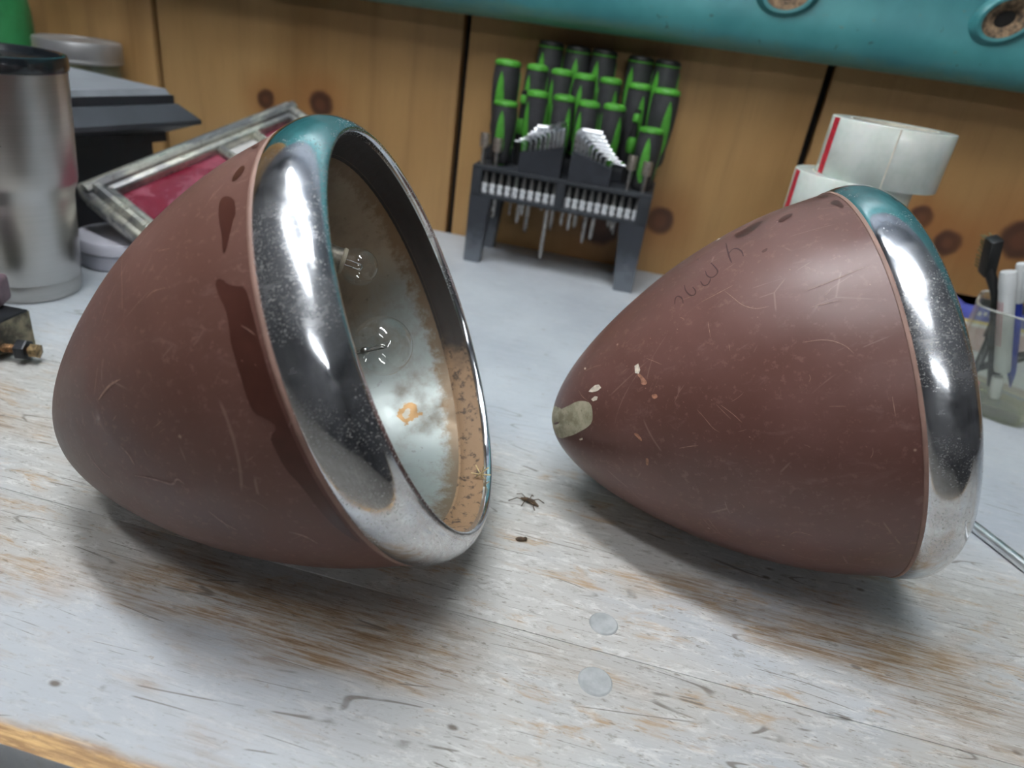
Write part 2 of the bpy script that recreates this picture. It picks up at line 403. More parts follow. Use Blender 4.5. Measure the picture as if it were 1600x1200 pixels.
def chrome():
    t = NT('pitted_chrome'); p = t.obj()
    n = t.noise(p, 16, 4, 0.6); f = t.noise(p, 1000, 3, 0.65); st = t.noise(t.mapv(p, (60, 60, 12)), 4, 4, 0.7)
    pit = t.math('MULTIPLY', t.ramp(f, 0.57, 0.66), t.ramp(n, 0.40, 0.60))
    film = t.ramp(t.noise(p, 22, 6, 0.75), 0.36, 0.68)
    c = t.mix(film, (0.74, 0.76, 0.79), (0.58, 0.59, 0.61))
    c = t.mix(t.math('MULTIPLY', pit, 0.6), c, (0.56, 0.53, 0.47))
    r = t.math('ADD', t.ramp(st, 0.4, 0.8, 0.06, 0.14), t.math('ADD', t.math('MULTIPLY', pit, 0.4), t.math('MULTIPLY', film, 0.20)), True)
    pit = t.math('ADD', t.math('MULTIPLY', pit, 0.8), t.math('MULTIPLY', film, 0.22), True)
    t.set(base=c, metal=t.math('SUBTRACT', 1.0, t.math('MULTIPLY', pit, 0.6)), rough=r)
    t.bump(t.math('ADD', f, t.math('MULTIPLY', st, 0.3)), 0.03, 0.0003)
    return t.m
def tarnish():
    t = NT('tarnished_silver'); p = t.obj()
    n = t.noise(p, 16, 5, 0.62, 0.4); n2 = t.noise(t.mapv(p, loc=(4, 2, 1)), 30, 5, 0.7); f = t.noise(p, 130, 4, 0.7)
    x, y, z = t.xyz(p)
    low = t.ramp(t.math('ADD', y, t.math('MULTIPLY', t.math('SUBTRACT', n, 0.5), 0.10)), -0.035, 0.03)
    c = t.mix(low, srgb(156, 163, 160), srgb(146, 132, 112))
    c = t.mix(t.ramp(n2, 0.45, 0.75, 0, 0.65), c, srgb(112, 94, 74))
    c = t.mix(t.ramp(f, 0.62, 0.74, 0, 0.55), c, srgb(84, 66, 50))
    # brown mark where the silver has gone
    vd = t.n('ShaderNodeVectorMath', operation='DISTANCE'); t.link(p, vd.inputs[0]); vd.inputs[1].default_value = (0.0549, -0.0718, 0.1828)
    d = t.math('ADD', vd.outputs['Value'], t.math('MULTIPLY', t.math('SUBTRACT', t.noise(p, 120, 3), 0.5), 0.016))
    c = t.mix(t.ramp(d, 0.0072, 0.0085, 0.9, 0), c, srgb(150, 112, 62))
    c = t.mix(t.ramp(d, 0.0022, 0.0034, 0.8, 0), c, srgb(150, 152, 146))
    rr = t.math('SQRT', t.math('ADD', t.math('MULTIPLY', x, x), t.math('MULTIPLY', y, y)))
    rr2 = t.math('ADD', rr, t.math('MULTIPLY', t.math('SUBTRACT', f, 0.5), 0.012))
    c = t.mix(t.ramp(rr2, 0.099, 0.104, 0, 0.85), c, srgb(112, 88, 60))
    c = t.mix(t.ramp(rr2, 0.012, 0.022, 0.9, 0), c, srgb(92, 62, 40))
    t.set(base=c, metal=t.ramp(n2, 0.4, 0.75, 0.7, 0.25), rough=t.math('ADD', t.ramp(n, 0.3, 0.7, 0.34, 0.5), t.math('MULTIPLY', t.ramp(n2, 0.4, 0.8), 0.2)))
    return t.m
PRIMER_A = primer('oxide_primer', 0.0, srgb(96, 65, 56), srgb(110, 77, 68), 0.48)
PRIMER_B = primer('oxide_primer_satin', 5.0, srgb(97, 66, 59), srgb(110, 77, 71), 0.345)
CHROME = chrome(); TARN = tarnish()
BEAD = plain('seam_putty', srgb(142, 112, 100), 0.6, var=0.1, scale=60)
def cork():
    t = NT('perished_cork'); p = t.obj(); n = t.noise(p, 24, 4, 0.7); f = t.noise(p, 160, 4, 0.7)
    x, y, z = t.xyz(p)
    k = t.math('SUBTRACT', t.math('ADD', t.math('MULTIPLY', n, 0.11), 0.0), y)
    c = t.mix(t.ramp(k, 0.085, 0.125), srgb(42, 37, 33), srgb(138, 110, 82))
    c = t.mix(t.ramp(f, 0.52, 0.64, 0, 0.85), c, srgb(44, 34, 27))
    t.set(base=c, rough=0.7); t.bump(f, 0.4, 0.001); return t.m
CORK = cork()
GLASS = glass_mat('bulb_glass', (0.985, 0.985, 0.975), 1.35, 0.012)
BRASS = plain('dull_nickel', srgb(196, 188, 172), 0.36, 0.6, 0.3, 120)
BURNT = plain('burnt_brass', srgb(104, 78, 54), 0.6, 0.4, 0.4, 160)
WIRE = plain('filament_wire', (0.55, 0.55, 0.55), 0.3, 1.0)
CEMENT = plain('bulb_cement', srgb(208, 198, 176), 0.7)
STAIN = plain('wet_primer', srgb(76, 44, 36), 0.34, 0.0, 0.1, 50)
SCR = plain('scratch_pale', srgb(160, 130, 116), 0.7, 0, 0.2, 400)
SCR2 = plain('scuff_mauve', srgb(150, 122, 116), 0.7, 0, 0.2, 400)
CHIPW = plain('bare_chip_white', srgb(226, 214, 196), 0.7, 0, 0.15, 500)
CHIPT = plain('bare_chip_tan', srgb(170, 122, 100), 0.7, 0, 0.25, 300)
PEN = plain('marker_ink', srgb(72, 44, 42), 0.5, 0, 0.1, 300)
def filler():
    t = NT('body_filler'); p = t.obj(); n = t.noise(p, 90, 4, 0.65); f = t.noise(p, 500, 3)
    c = t.mix(t.ramp(n, 0.35, 0.65), srgb(148, 142, 116), srgb(186, 180, 156))
    c = t.mix(t.ramp(f, 0.62, 0.7, 0, 0.6), c, srgb(96, 90, 68)); t.set(base=c, rough=0.6); t.bump(n, 0.5, 0.001); return t.m
FILLER = filler()

def surf(t, ph, off):
    t = max(0.0, min(1.0, t)); r = shell_r(t); e = 0.004
    dr = (shell_r(min(1, t + e)) - shell_r(max(0, t - e))) / ((min(1, t + e) - max(0, t - e)) * LS)
    k = 1 / math.sqrt(1 + dr * dr)
    rad = r + off * k; z = t * LS - off * dr * k
    return Vector((rad * math.cos(ph), rad * math.sin(ph), z))
def unwrap(pts):
    o = [pts[0]]
    for t, p in pts[1:]:
        while p - o[-1][1] > PI: p -= 2 * PI
        while p - o[-1][1] < -PI: p += 2 * PI
        o.append((t, p))
    return o
def smooth_poly(pts, it=1, closed=True):
    for _ in range(it):
        q = []
        n = len(pts)
        for i in range(n if closed else n - 1):
            a, b = pts[i], pts[(i + 1) % n]
            q += [(a[0] * .75 + b[0] * .25, a[1] * .75 + b[1] * .25), (a[0] * .25 + b[0] * .75, a[1] * .25 + b[1] * .75)]
        pts = q if closed else [pts[0]] + q + [pts[-1]]
    return pts
def drape(g, pts, off=0.00025, sm=1):
    pts = smooth_poly(unwrap(pts), sm)
    bm = bmesh.new()
    vs_ = [bm.verts.new((t * 2.0, p, 0)) for t, p in pts]
    f = bm.faces.new(vs_)
    bmesh.ops.triangulate(bm, faces=[f])
    bmesh.ops.subdivide_edges(bm, edges=[e for e in bm.edges if e.calc_length() > 0.05], cuts=3, use_grid_fill=True)
    mp = {v: g.bm.verts.new(surf(v.co.x / 2.0, v.co.y, off)) for v in bm.verts}
    for f in bm.faces:
        try: g.bm.faces.new([mp[v] for v in f.verts])
        except ValueError: pass
    bm.free(); return g
def ribbon(g, pts, w, off=0.0003):
    pts = smooth_poly(unwrap(pts), 2, False) if len(pts) > 2 else unwrap(pts)
    if len(pts) == 2: pts = [(pts[0][0] + (pts[1][0] - pts[0][0]) * i / 5, pts[0][1] + (pts[1][1] - pts[0][1]) * i / 5) for i in range(6)]
    P = [surf(t, p, off) for t, p in pts]; n = len(P); L = []
    for i in range(n):
        d = (P[min(i + 1, n - 1)] - P[max(i - 1, 0)]).normalized()
        nrm = (surf(pts[i][0], pts[i][1], off + 0.01) - P[i]).normalized()
        s_ = d.cross(nrm).normalized(); k = i / (n - 1); ww = w * (0.25 + 0.75 * math.sin(PI * min(0.92, max(0.08, k)))) * 0.5
        L.append((g.bm.verts.new(P[i] - s_ * ww), g.bm.verts.new(P[i] + s_ * ww)))
    for a, b in zip(L[:-1], L[1:]): g.bm.faces.new((a[0], a[1], b[1], b[0]))
    return g

W = 0.02958
RIMP = [(0.0, .1233), (.06, .1243), (.18, .1251), (.34, .12555), (.50, .1252), (.64, .1240), (.76, .1222), (.86, .1200), (.94, .1175), (.985, .1153), (1.0, .1138), (.985, .1126), (.94, .1119), (.86, .1116), (.72, .1121), (.55, .1130), (.40, .1130)]
def headlamp(label, O, axes, contact, primer_m, size=(1, 1, 1)):
    u, v, a = (Vector(k) for k in axes)
    M = Matrix((u, v, a)).transposed()
    r = thing('headlamp', label, 'headlamp', contact); r.rotation_euler = M.to_euler()
    lo = M.transposed() @ (Vector(O) - Vector(contact))
    r.scale = size; lo = Vector((lo.x / size[0], lo.y / size[1], lo.z / size[2]))
    # shell, hollow
    ts = [(i / 44) ** 2 for i in range(45)]
    outer = [(shell_r(t), t * LS) for t in ts]
    inner = [(max(0, shell_r(t) - 0.0016), t * LS + 0.0012) for t in reversed(ts[1:])] + [(0, 0.0016)]
    shell = G().lathe(outer + inner[0:], 128).build('shell', primer_m, r, lo, 50)
    G().lathe([(.1228, LS - .0024), (.1234, LS - .0022), (.1237, LS - .0014), (.1237, LS - .0006), (.1232, LS + .0003), (.1220, LS)], 128, close=True).build('edge_bead', BEAD, r, lo)
    rim = [(q, LS + s * W) for s, q in RIMP]
    tail = [(.1120, LS + .2 * W), (.1145, LS + .2 * W), (.1150, LS + .5 * W), (.1190, LS + .4 * W), (.1215, LS - .002)]
    G().lathe(rim + tail, 128, close=True).build('rim', CHROME, r, lo, 60)
    G().lathe([(.1118, LS + .84 * W), (.1108, LS + .80 * W), (.1103, LS + .62 * W), (.1085, LS + .42 * W), (.1052, LS + .36 * W), (.1050, LS + .28 * W), (.1118, LS + .28 * W)], 128, close=True).build('gasket', CORK, r, lo, 50)
    # reflector bowl
    def refl(rr): return 0.098 + 0.1165 * (rr / 0.106) ** 2
    rs = [0.012 + (0.106 - 0.012) * i / 30 for i in range(31)]
    pr = [(q, refl(q)) for q in rs]; pr += [(q + 0.0008, refl(q) - 0.0012) for q in reversed(rs)]
    G().lathe(pr, 96, close=True).build('reflector', TARN, r, lo, 50)
    # main bulb
    sph = []
    cz, R_ = 0.2055, 0.0172
    for i in range(25):
        th = PI * 0.5 - (PI * 0.5 + 0.95) * i / 24
        sph.append((R_ * math.cos(th), cz + R_ * math.sin(th)))
    sph = [(max(q, 0), z) for q, z in sph]; sph[0] = (0, sph[0][1])
    neck = [(0.0088, cz - 0.0175), (0.0084, cz - 0.024)]
    b = G().lathe(sph + neck, 48).build('bulb', GLASS, r, lo, 60)
    G().lathe([(0.0084, cz - .0225), (0.0098, cz - .024), (0.0100, cz - .034), (0.0112, cz - .036), (0.0115, cz - .055), (0.0135, cz - .058), (0.0135, 0.098), (0, 0.098)], 32).build('bulb_base', BURNT, b)
    G().lathe([(0, cz - .006), (0.0022, cz - .007), (0.0026, cz - .012), (0.0042, cz - .020), (0.0046, cz - .026), (0, cz - .026)], 16).build('glass_stem', GLASS, b)
    fg = G()
    for q in (-.0042, .0042): fg.tube([(q * .3, 0.0004, cz - .018), (q * .6, 0, cz - .008), (q, 0, cz + .004)], .00045, 6)
    fg.tube([(-.0042, 0, cz + .004), (-.002, .0008, cz + .0048), (0, -.0006, cz + .004), (.002, .0008, cz + .0048), (.0042, 0, cz + .004)], .0004, 6)
    fg.sphere((0, 0, cz - .011), .0026, seg=10)
    fg.build('filament', WIRE, b)
    # small parking bulb on the upper wall of the bowl
    bp = Vector((.0326, .0397, .2)); ap = Vector((0.08 * math.cos(math.radians(74)), 0.08 * math.sin(math.radians(74)), 0.1605))
    mz = T(bp) @ zdir(bp - ap); Rb = 0.0112; D = (bp - ap).length
    sp = [(Rb * math.cos(PI * .5 - (PI * .5 + .95) * i / 18), Rb * math.sin(PI * .5 - (PI * .5 + .95) * i / 18)) for i in range(19)]; sp[0] = (0, sp[0][1])
    pb = G().lathe(sp + [(0.0064, -0.0105)], 40, mz).build('parking_bulb', GLASS, r, lo, 60)
    G().lathe([(0.0066, -.0096), (0.0076, -.0088), (0.0078, -.0105), (0.0068, -.0115)], 32, mz, close=True).build('bulb_cement', CEMENT, pb)
    G().lathe([(0, -.0100), (0.0070, -.0104), (0.0072, -.0215), (0.0082, -.022), (0.0084, -.040), (0.0098, -.0405), (0.0100, -D - .003), (0, -D - .003)], 32, mz).build('bulb_socket', BRASS, pb)
    pin = G().tube([(0.0068, 0, -.016), (0.0088, 0, -.016)], .0011, 8, m=mz); pin.build('bayonet_pin', BURNT, pb)
    slot = G().box((-0.0068, .001, -.030), (.004, .0022, .016), .0005, m=mz); slot.build('socket_slot', DARKHOLE, pb)
    fg = G()
    for q in (-.003, .003): fg.tube([(q, 0, -.010), (q, 0, .001)], .0003, 6, m=mz)
    fg.tube([(-.003, 0, .001), (0, .0006, .0018), (.003, 0, .001)], .0003, 6, m=mz)
    fg.build('filament', WIRE, pb)
    return r, lo

AX_L = ((-0.1916, 0.9815, 0.0), (-0.4199, -0.0820, 0.9039), (0.8871, 0.1732, 0.4278))
AX_R = ((-0.1157, 0.9933, 0.0), (-0.3468, -0.0404, 0.9371), (0.9308, 0.1084, 0.3492))
lampL, lo = headlamp('open brown primered headlamp without lens, two bulbs showing inside its chrome rim', (-0.3107, 0.3014, 0.0417), AX_L, (-0.1746, 0.3279, 0.0), PRIMER_A)
L_ST = [[(0.901,2.417),(0.920,2.422),(0.931,2.452),(0.951,2.471),(0.972,2.479),(0.978,2.557),(0.979,2.665),(0.979,2.794),(0.979,2.904),(0.979,3.047),(0.979,-3.075),(0.979,-2.883),(0.979,-2.726),(0.967,-2.782),(0.955,-2.851),(0.948,-2.970),(0.943,-3.093),(0.928,3.115),(0.928,3.024),(0.928,2.987),(0.956,2.957),(0.936,2.919),(0.915,2.895),(0.913,2.830),(0.916,2.764),(0.915,2.708),(0.913,2.652),(0.919,2.577),(0.918,2.525),(0.907,2.480)],
 [(0.910,2.077),(0.926,2.066),(0.951,2.105),(0.961,2.171),(0.952,2.221),(0.941,2.294),(0.932,2.334),(0.926,2.322),(0.925,2.241),(0.915,2.175)],
 [(0.931,1.993),(0.953,1.992),(0.965,1.944),(0.954,1.897),(0.939,1.922)],
 [(0.931,1.70),(0.955,1.69),(0.972,1.758),(0.967,1.784)]]
for q in L_ST: drape(G(), q).build('water_stain', STAIN, lampL, lo)
L_SC = [[(0.483,2.662),(0.519,2.634),(0.548,2.619),(0.586,2.620)],[(0.469,2.631),(0.490,2.567),(0.508,2.502)],[(0.621,2.328),(0.613,2.181),(0.561,1.904)],[(0.707,2.349),(0.729,2.336),(0.769,2.356)],
 [(0.515,2.784),(0.538,2.761)],[(0.586,2.936),(0.588,2.980)],[(0.946,2.603),(0.961,2.625),(0.972,2.648)],[(0.893,1.998),(0.880,2.041)],[(0.738,2.157),(0.778,2.187)]]
L_SF = [[(0.503,3.076),(0.547,3.086),(0.592,3.111),(0.617,3.129),(0.642,3.090),(0.653,3.124)],[(0.335,2.935),(0.346,3.015),(0.363,3.084),(0.382,3.113)],[(0.506,2.910),(0.523,2.958),(0.524,3.013)],[(0.669,-3.006),(0.682,-2.933),(0.704,-2.881)],[(0.879,-2.773),(0.868,-2.836),(0.838,-2.870)]]
def scratch_part(root, lo, main, faint, seed, n=14):
    rnd = random.Random(seed); g = G()
    for i, q in enumerate(main): ribbon(g, q, 0.0011 if i == 0 and seed == 3 else 0.00032)
    for _ in range(n):
        t, p = rnd.uniform(.3, .95), rnd.uniform(1.9, 3.5); a = rnd.uniform(0, PI); l = rnd.choice((.008, .012, .02))
        ribbon(g, [(t, p), (min(.97, t + l * math.cos(a) + .004), p + l * 2.2 * math.sin(a)), (min(.97, t + 1.9 * l * math.cos(a)), p + 4 * l * math.sin(a))], rnd.uniform(.00012, .00024))
    for _ in range(n * 2):
        t, p = rnd.uniform(.25, .97), rnd.uniform(1.8, 3.6); ribbon(g, [(t, p), (min(.98, t + .003), p + .006)], rnd.uniform(.0002, .0005))
    tag(g.build('scratches', SCR, root, lo), 'fine pale scratches and nicks in the paint', kind='stuff')
    if faint:
        g = G()
        for q in faint: ribbon(g, q, 0.0012)
        tag(g.build('scuff_marks', SCR2, root, lo), 'faint mauve scuffs in the paint', kind='stuff')
scratch_part(lampL, lo, L_SC, L_SF, 3)

lampR, lo = headlamp('brown primered headlamp lying with its chipped filler nose exposed', (-0.0305, 0.4208, 0.0554), AX_R, (0.1217, 0.4386, 0.0), PRIMER_B, (0.9961, 0.9961, 0.9640))
lo_r = lo
CHIP = [[(0.012,1.599),(0.048,2.261),(0.084,2.316),(0.115,2.318),(0.143,2.357),(0.169,2.432),(0.171,2.555),(0.164,2.671),(0.143,2.735),(0.111,2.806),(0.085,2.882),(0.059,2.956),(0.030,3.139),(0.017,-3.099)]]
RW = [[(0.165,2.273),(0.175,2.250),(0.190,2.237),(0.203,2.253),(0.210,2.304),(0.196,2.320),(0.178,2.306)],
 [(0.171,2.385),(0.185,2.366),(0.195,2.388),(0.190,2.419),(0.176,2.417)],
 [(0.324,2.244),(0.336,2.238),(0.339,2.297),(0.333,2.324),(0.322,2.306)],
 [(0.107,2.930),(0.121,2.894),(0.120,2.926),(0.110,2.948)],
 [(0.157,1.864),(0.164,1.885),(0.164,1.919),(0.159,1.910)],
 [(0.655,1.282),(0.656,1.372),(0.641,1.372)]]
RT = [[(0.326,2.321),(0.337,2.328),(0.345,2.368),(0.355,2.418),(0.345,2.430),(0.333,2.409),(0.338,2.382)],
 [(0.289,2.802),(0.301,2.797),(0.313,2.851),(0.310,2.873),(0.300,2.841)],
 [(0.314,3.014),(0.323,3.015),(0.320,3.076),(0.312,3.087)],
 [(0.359,2.514),(0.374,2.514),(0.378,2.544),(0.363,2.550)]]
RST = [[(0.689,1.468),(0.714,1.480),(0.753,1.452),(0.783,1.482),(0.757,1.550),(0.713,1.600),(0.687,1.565)],
 [(0.729,1.833),(0.748,1.825),(0.744,1.851),(0.731,1.855)],
 [(0.806,1.598),(0.832,1.554),(0.857,1.567),(0.847,1.607),(0.813,1.638)],
 [(0.951,1.389),(0.996,1.402),(0.976,1.493),(0.950,1.474)],
 [(0.952,1.603),(0.991,1.578),(0.995,1.694),(0.970,1.714),(0.962,1.666)],
 [(0.559,1.544),(0.571,1.534),(0.570,1.574)]]
RPEN = [[(0.470,1.908),(0.472,1.872),(0.478,1.842),(0.487,1.855),(0.494,1.896),(0.493,1.939)],
 [(0.509,1.776),(0.507,1.833),(0.514,1.894),(0.523,1.924),(0.533,1.917),(0.534,1.881),(0.529,1.845)],
 [(0.554,1.832),(0.557,1.884),(0.569,1.898),(0.578,1.878),(0.582,1.853)],
 [(0.575,1.760),(0.574,1.811),(0.584,1.856),(0.597,1.854),(0.607,1.832),(0.603,1.775),(0.596,1.701)],
 [(0.657,1.548),(0.651,1.650),(0.647,1.762),(0.648,1.813)],
 [(0.648,1.717),(0.662,1.678),(0.675,1.694),(0.684,1.754),(0.682,1.806)]]
RSC = [[(0.543,2.006),(0.585,2.002),(0.631,1.994)],
 [(0.608,2.006),(0.623,2.071),(0.641,2.142),(0.662,2.180),(0.677,2.196),(0.705,2.203)],
 [(0.529,2.648),(0.545,2.695),(0.560,2.737)],
 [(0.540,2.655),(0.566,2.707),(0.586,2.759)],
 [(0.415,2.908),(0.443,2.891),(0.467,2.885)],
 [(0.478,2.663),(0.496,2.725),(0.512,2.784),(0.527,2.805)],
 [(0.547,2.161),(0.546,2.212),(0.545,2.262)],
 [(0.588,2.334),(0.586,2.373)],
 [(0.798,2.183),(0.863,2.171),(0.944,2.141)],
 [(0.802,2.271),(0.863,2.271)],
 [(0.761,2.423),(0.813,2.430),(0.852,2.469),(0.869,2.514)],
 [(0.681,-2.842),(0.696,-2.884),(0.736,-2.865)],
 [(0.423,1.846),(0.433,1.817)],
 [(0.361,2.225),(0.403,2.323)],
 [(0.131,2.168),(0.140,2.294),(0.161,2.396)],
 [(0.161,1.942),(0.197,1.996),(0.219,2.042)],
 [(0.935,2.712),(0.936,2.791)]]
CHIP[0] += [(0.003, 2.4)]
drape(G(), CHIP[0], 0.0004).build('filler_chip', FILLER, lampR, lo)
for q in RW: drape(G(), q, sm=0).build('paint_chip', CHIPW, lampR, lo)
for q in RT: drape(G(), q).build('paint_chip', CHIPT, lampR, lo)
for q in RST: drape(G(), [(min(t, .978), p) for t, p in q]).build('water_stain', STAIN, lampR, lo)
g = G()
for q in RPEN: ribbon(g, q, 0.0010, 0.0002)
g.build('handwriting', PEN, lampR, lo)
scratch_part(lampR, lo, RSC, None, 11)

# ================================================================== TOOL RACK
RACK = plain('rack_plastic', srgb(42, 45, 50), 0.5, 0, 0.15, 30)
def dusty():
    t = NT('dusty_rack_plastic'); p = t.pos(); x, y, z = t.xyz(p); n = t.noise(p, 60, 4, 0.7)
    f = t.ramp(t.math('ADD', z, t.math('MULTIPLY', t.math('SUBTRACT', n, 0.5), 0.05)), 0.005, 0.06, 0.75, 0)
    t.set(base=t.mix(f, srgb(44, 47, 53), srgb(118, 124, 132)), rough=0.6); return t.m
LEG = dusty()
rack = thing('tool_rack', 'black plastic screwdriver rack on four legs by the wall', 'tool rack', (-0.1145, 0.96, 0.0))
ro = Vector((0.1145, -0.96, 0.0))
XL, XR, YF, YB = -0.234, 0.005, 0.908, 1.018
for (x0, x1, f0, f1) in ((XL, -0.205, -0.234, -0.212), (-0.030, XR, -0.020, 0.005)):
    for y0, y1 in ((YF, 0.930), (0.990, 1.012)):
        G().hexa([(f0, y0 + .003, 0), (f1, y0 + .003, 0), (f1, y1 - .003, 0), (f0, y1 - .003, 0), (x0, y0, .094), (x1, y0, .094), (x1, y1, .094), (x0, y1, .094)]).build('leg', LEG, rack, ro, 0)
fr = G()
fr.box(((XL + XR) / 2, .918, .0945), (XR - XL, .020, .005), .001)
for cx, w in ((-.2275, .013), (-.1135, .012), (-.003, .016)): fr.box((cx, .918, .112), (w, .020, .036), .001)
fr.build('bit_frame', RACK, rack, ro)
G().box(((XL + XR) / 2, .9275, .112), (XR - XL - .004, .003, .034)).build('bit_backing', plain('rack_black', srgb(24, 25, 28), 0.6), rack, ro, 0)
G().box(((XL + XR) / 2, (YF + YB) / 2, .130), (XR - XL, YB - YF, .006), .0015).build('deck', RACK, rack, ro)
G().box(((XL + XR) / 2, .9725, .1425), (XR - XL - .006, .026, .019), .001).build('tier', RACK, rack, ro)
G().box(((XL + XR) / 2, 1.0025, .156), (XR - XL - .006, .029, .046), .001).build('tier', RACK, rack, ro)
KEYB = plain('key_block', srgb(36, 39, 46), 0.55)
for poly in ([(-.174, .133), (-.118, .133), (-.118, .172), (-.174, .157)], [(-.107, .133), (-.053, .133), (-.053, .156), (-.107, .170)]):
    g = G(); g.prism(poly, .018, Matrix(((1, 0, 0, 0), (0, 0, -1, .928), (0, 1, 0, 0), (0, 0, 0, 1)))); g.build('key_block', KEYB, rack, ro, 0)

# ---- bits
HEXM = plain('bit_steel', srgb(150, 148, 146), 0.35, 0.9, 0.15, 200)
BLUEW = plain('bit_sleeve', srgb(232, 238, 248), 0.3, 0.25, 0.25, 300)
bit_lo = G().lathe([(0, .0), (.0040, .0), (.0042, .001), (.0042, .005), (.0034, .0062), (.0042, .0074), (.0042, .0125), (.0030, .0135), (0, .0135)], 6).mesh('sleeve', BLUEW, 0)
bit_hi = G().lathe([(0, .0134), (.0028, .0134), (.0030, .020), (.0024, .0225), (.0020, .0275), (0, .0285)], 8).mesh('tip', HEXM, 30)
for k in range(20):
    x = (-.2168 + k * .01055) if k < 10 else (-.1025 + (k - 10) * .01005)
    b = thing('driver_bit', 'small steel driver bit in the rack tray nearer the ' + ('dark wall board gap' if k < 10 else 'round wall knot'), 'driver bit', (x, .9175, .0972), (0, 0, .3), 'driver bits in the tray by the ' + ('gap' if k < 10 else 'knot'))
    inst(bit_lo, 'sleeve', b); inst(bit_hi, 'tip', b)

# ---- hex keys
KEYS = plain('hex_key_steel', (0.60, 0.61, 0.63), 0.3, 1.0, 0.06, 200)
def hexkey(x, z0, ztop, r, arm, ang, k):
    sd = 'dark wall board gap' if x < -.11 else 'round wall knot'
    root = thing('hex_key', 'bent bright steel hex key in the rack key block nearer the ' + sd, 'hex key', (x, .919, z0), (0, 0, ang), 'hex keys nearer the ' + sd)
    h = ztop - z0; R_ = max(.003, r * 2.2); pts = [(0, 0, 0), (0, 0, h - R_)]
    for i in range(1, 6):
        a = PI / 2 * i / 5; pts.append((R_ - R_ * math.cos(a), 0, h - R_ + R_ * math.sin(a)))
    pts.append((arm, 0, h)); G().tube(pts, r, 6).build('shaft', KEYS, root, smooth=25)
for k in range(9):
    f = k / 8
    hexkey(-.1705 + .0485 * f ** .85, .158 + .0125 * f, .170 + .030 * f ** 1.1, .0009 + .0027 * f, .014 + .014 * f, math.radians((200, 195, 205, 200, 198, 192, 196, 250, 262)[k]), k)
    hexkey(-.0555 - .0485 * f ** .85, .157 + .0105 * f, .163 + .033 * f ** 1.1, .0009 + .0027 * f, .019 + .013 * f, math.radians(-10), k)

# ---- bit holders at the corners
for x, z in ((-.2245, .172), (-.206, .169), (-.0295, .176), (-.0095, .172)):
    sd = 'dark wall board gap' if x < -.11 else 'round wall knot'
    b = thing('bit_holder', 'steel socket bit holder on the rack corner nearer the ' + sd, 'bit holder', (x, .921, .133), None, 'bit holders nearer the ' + sd)
    h = z - .133
    G().lathe([(0, 0), (.0028, 0), (.0030, h - .018), (0, h - .018)], 6).build('shank', HEXM, b, smooth=0)
    G().lathe([(.0030, h - .0185), (.0060, h - .017), (.0062, h - .002), (.0054, h), (.0040, h), (.0036, h - .008), (0, h - .008)], 20).build('socket', plain('holder_nickel', srgb(176, 166, 156), .35, .85, .15, 200), b)

# ---- screwdrivers
GREY = plain('grip_grey', srgb(46, 46, 49), 0.6, 0, 0.15, 80)
GRN = plain('grip_green', srgb(72, 146, 46), 0.5, 0, 0.12, 80)
STEEL = plain('driver_steel', srgb(176, 172, 168), 0.3, 0.9, 0.1, 120)
BLK = plain('black_plastic', srgb(22, 22, 24), 0.5, 0, 0.1, 60)
HP = [(.0075, 0), (.0105, .005), (.0115, .013), (.0110, .022), (.0122, .034), (.0135, .050), (.0137, .068), (.0133, .082), (.0126, .0865)]
def hp_r(z):
    for (r0, a), (r1, b) in zip(HP[:-1], HP[1:]):
        if a <= z <= b: return r0 + (r1 - r0) * (z - a) / (b - a)
    return HP[-1][0]
grip_me = G().lathe([(0, 0)] + HP + [(0, .0865)], 28).mesh('grip', GREY, 30)
cap_me = G().lathe([(.0110, .0863), (.0134, .0870), (.0136, .0895), (.0124, .0922), (.0085, .0936), (0, .0940)], 28).mesh('cap', GRN, 40)
shade_cap_me = G().lathe([(.0110, .0880), (.0132, .0882), (.0134, .0900), (.0124, .0930), (.0085, .0946), (0, .0950)], 28).mesh('cap', BLK, 40)  # rear row's black cap: shade under the teal panel put into its colour
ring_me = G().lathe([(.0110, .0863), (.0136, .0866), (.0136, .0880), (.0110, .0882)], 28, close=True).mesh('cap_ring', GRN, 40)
bol_me = G().lathe([(0, -.004), (.0055, -.004), (.0070, 0), (.0070, .002), (0, .002)], 20).mesh('bolster', GRN, 30)
def inlay_mesh(lo_, hi_, wide, nm):
    g = G(); n = 10; rows = []
    for i in range(n + 1):
        f = i / n; z = lo_ + (hi_ - lo_) * f; hw = wide * max(.04, (1 - f) ** .55 * min(1, math.sqrt(f * 5 + .03)) * 1.15) / 0.0125
        rows.append([g.bm.verts.new(((hp_r(z) + .0007) * math.cos(a), (hp_r(z) + .0007) * math.sin(a), z)) for a in (-hw, -hw * .5, 0, hw * .5, hw)])
    for a, b in zip(rows[:-1], rows[1:]):
        for j in range(4): g.bm.faces.new((a[j], a[j + 1], b[j + 1], b[j]))
    r = bmesh.ops.extrude_face_region(g.bm, geom=list(g.bm.faces))
    for v in [e for e in r['geom'] if isinstance(e, bmesh.types.BMVert)]: v.co = Vector((v.co.x * .9, v.co.y * .9, v.co.z))
    return g.mesh(nm, GRN, 40)
inl_me = inlay_mesh(.014, .080, .0058, 'inlay')
shafts = {}
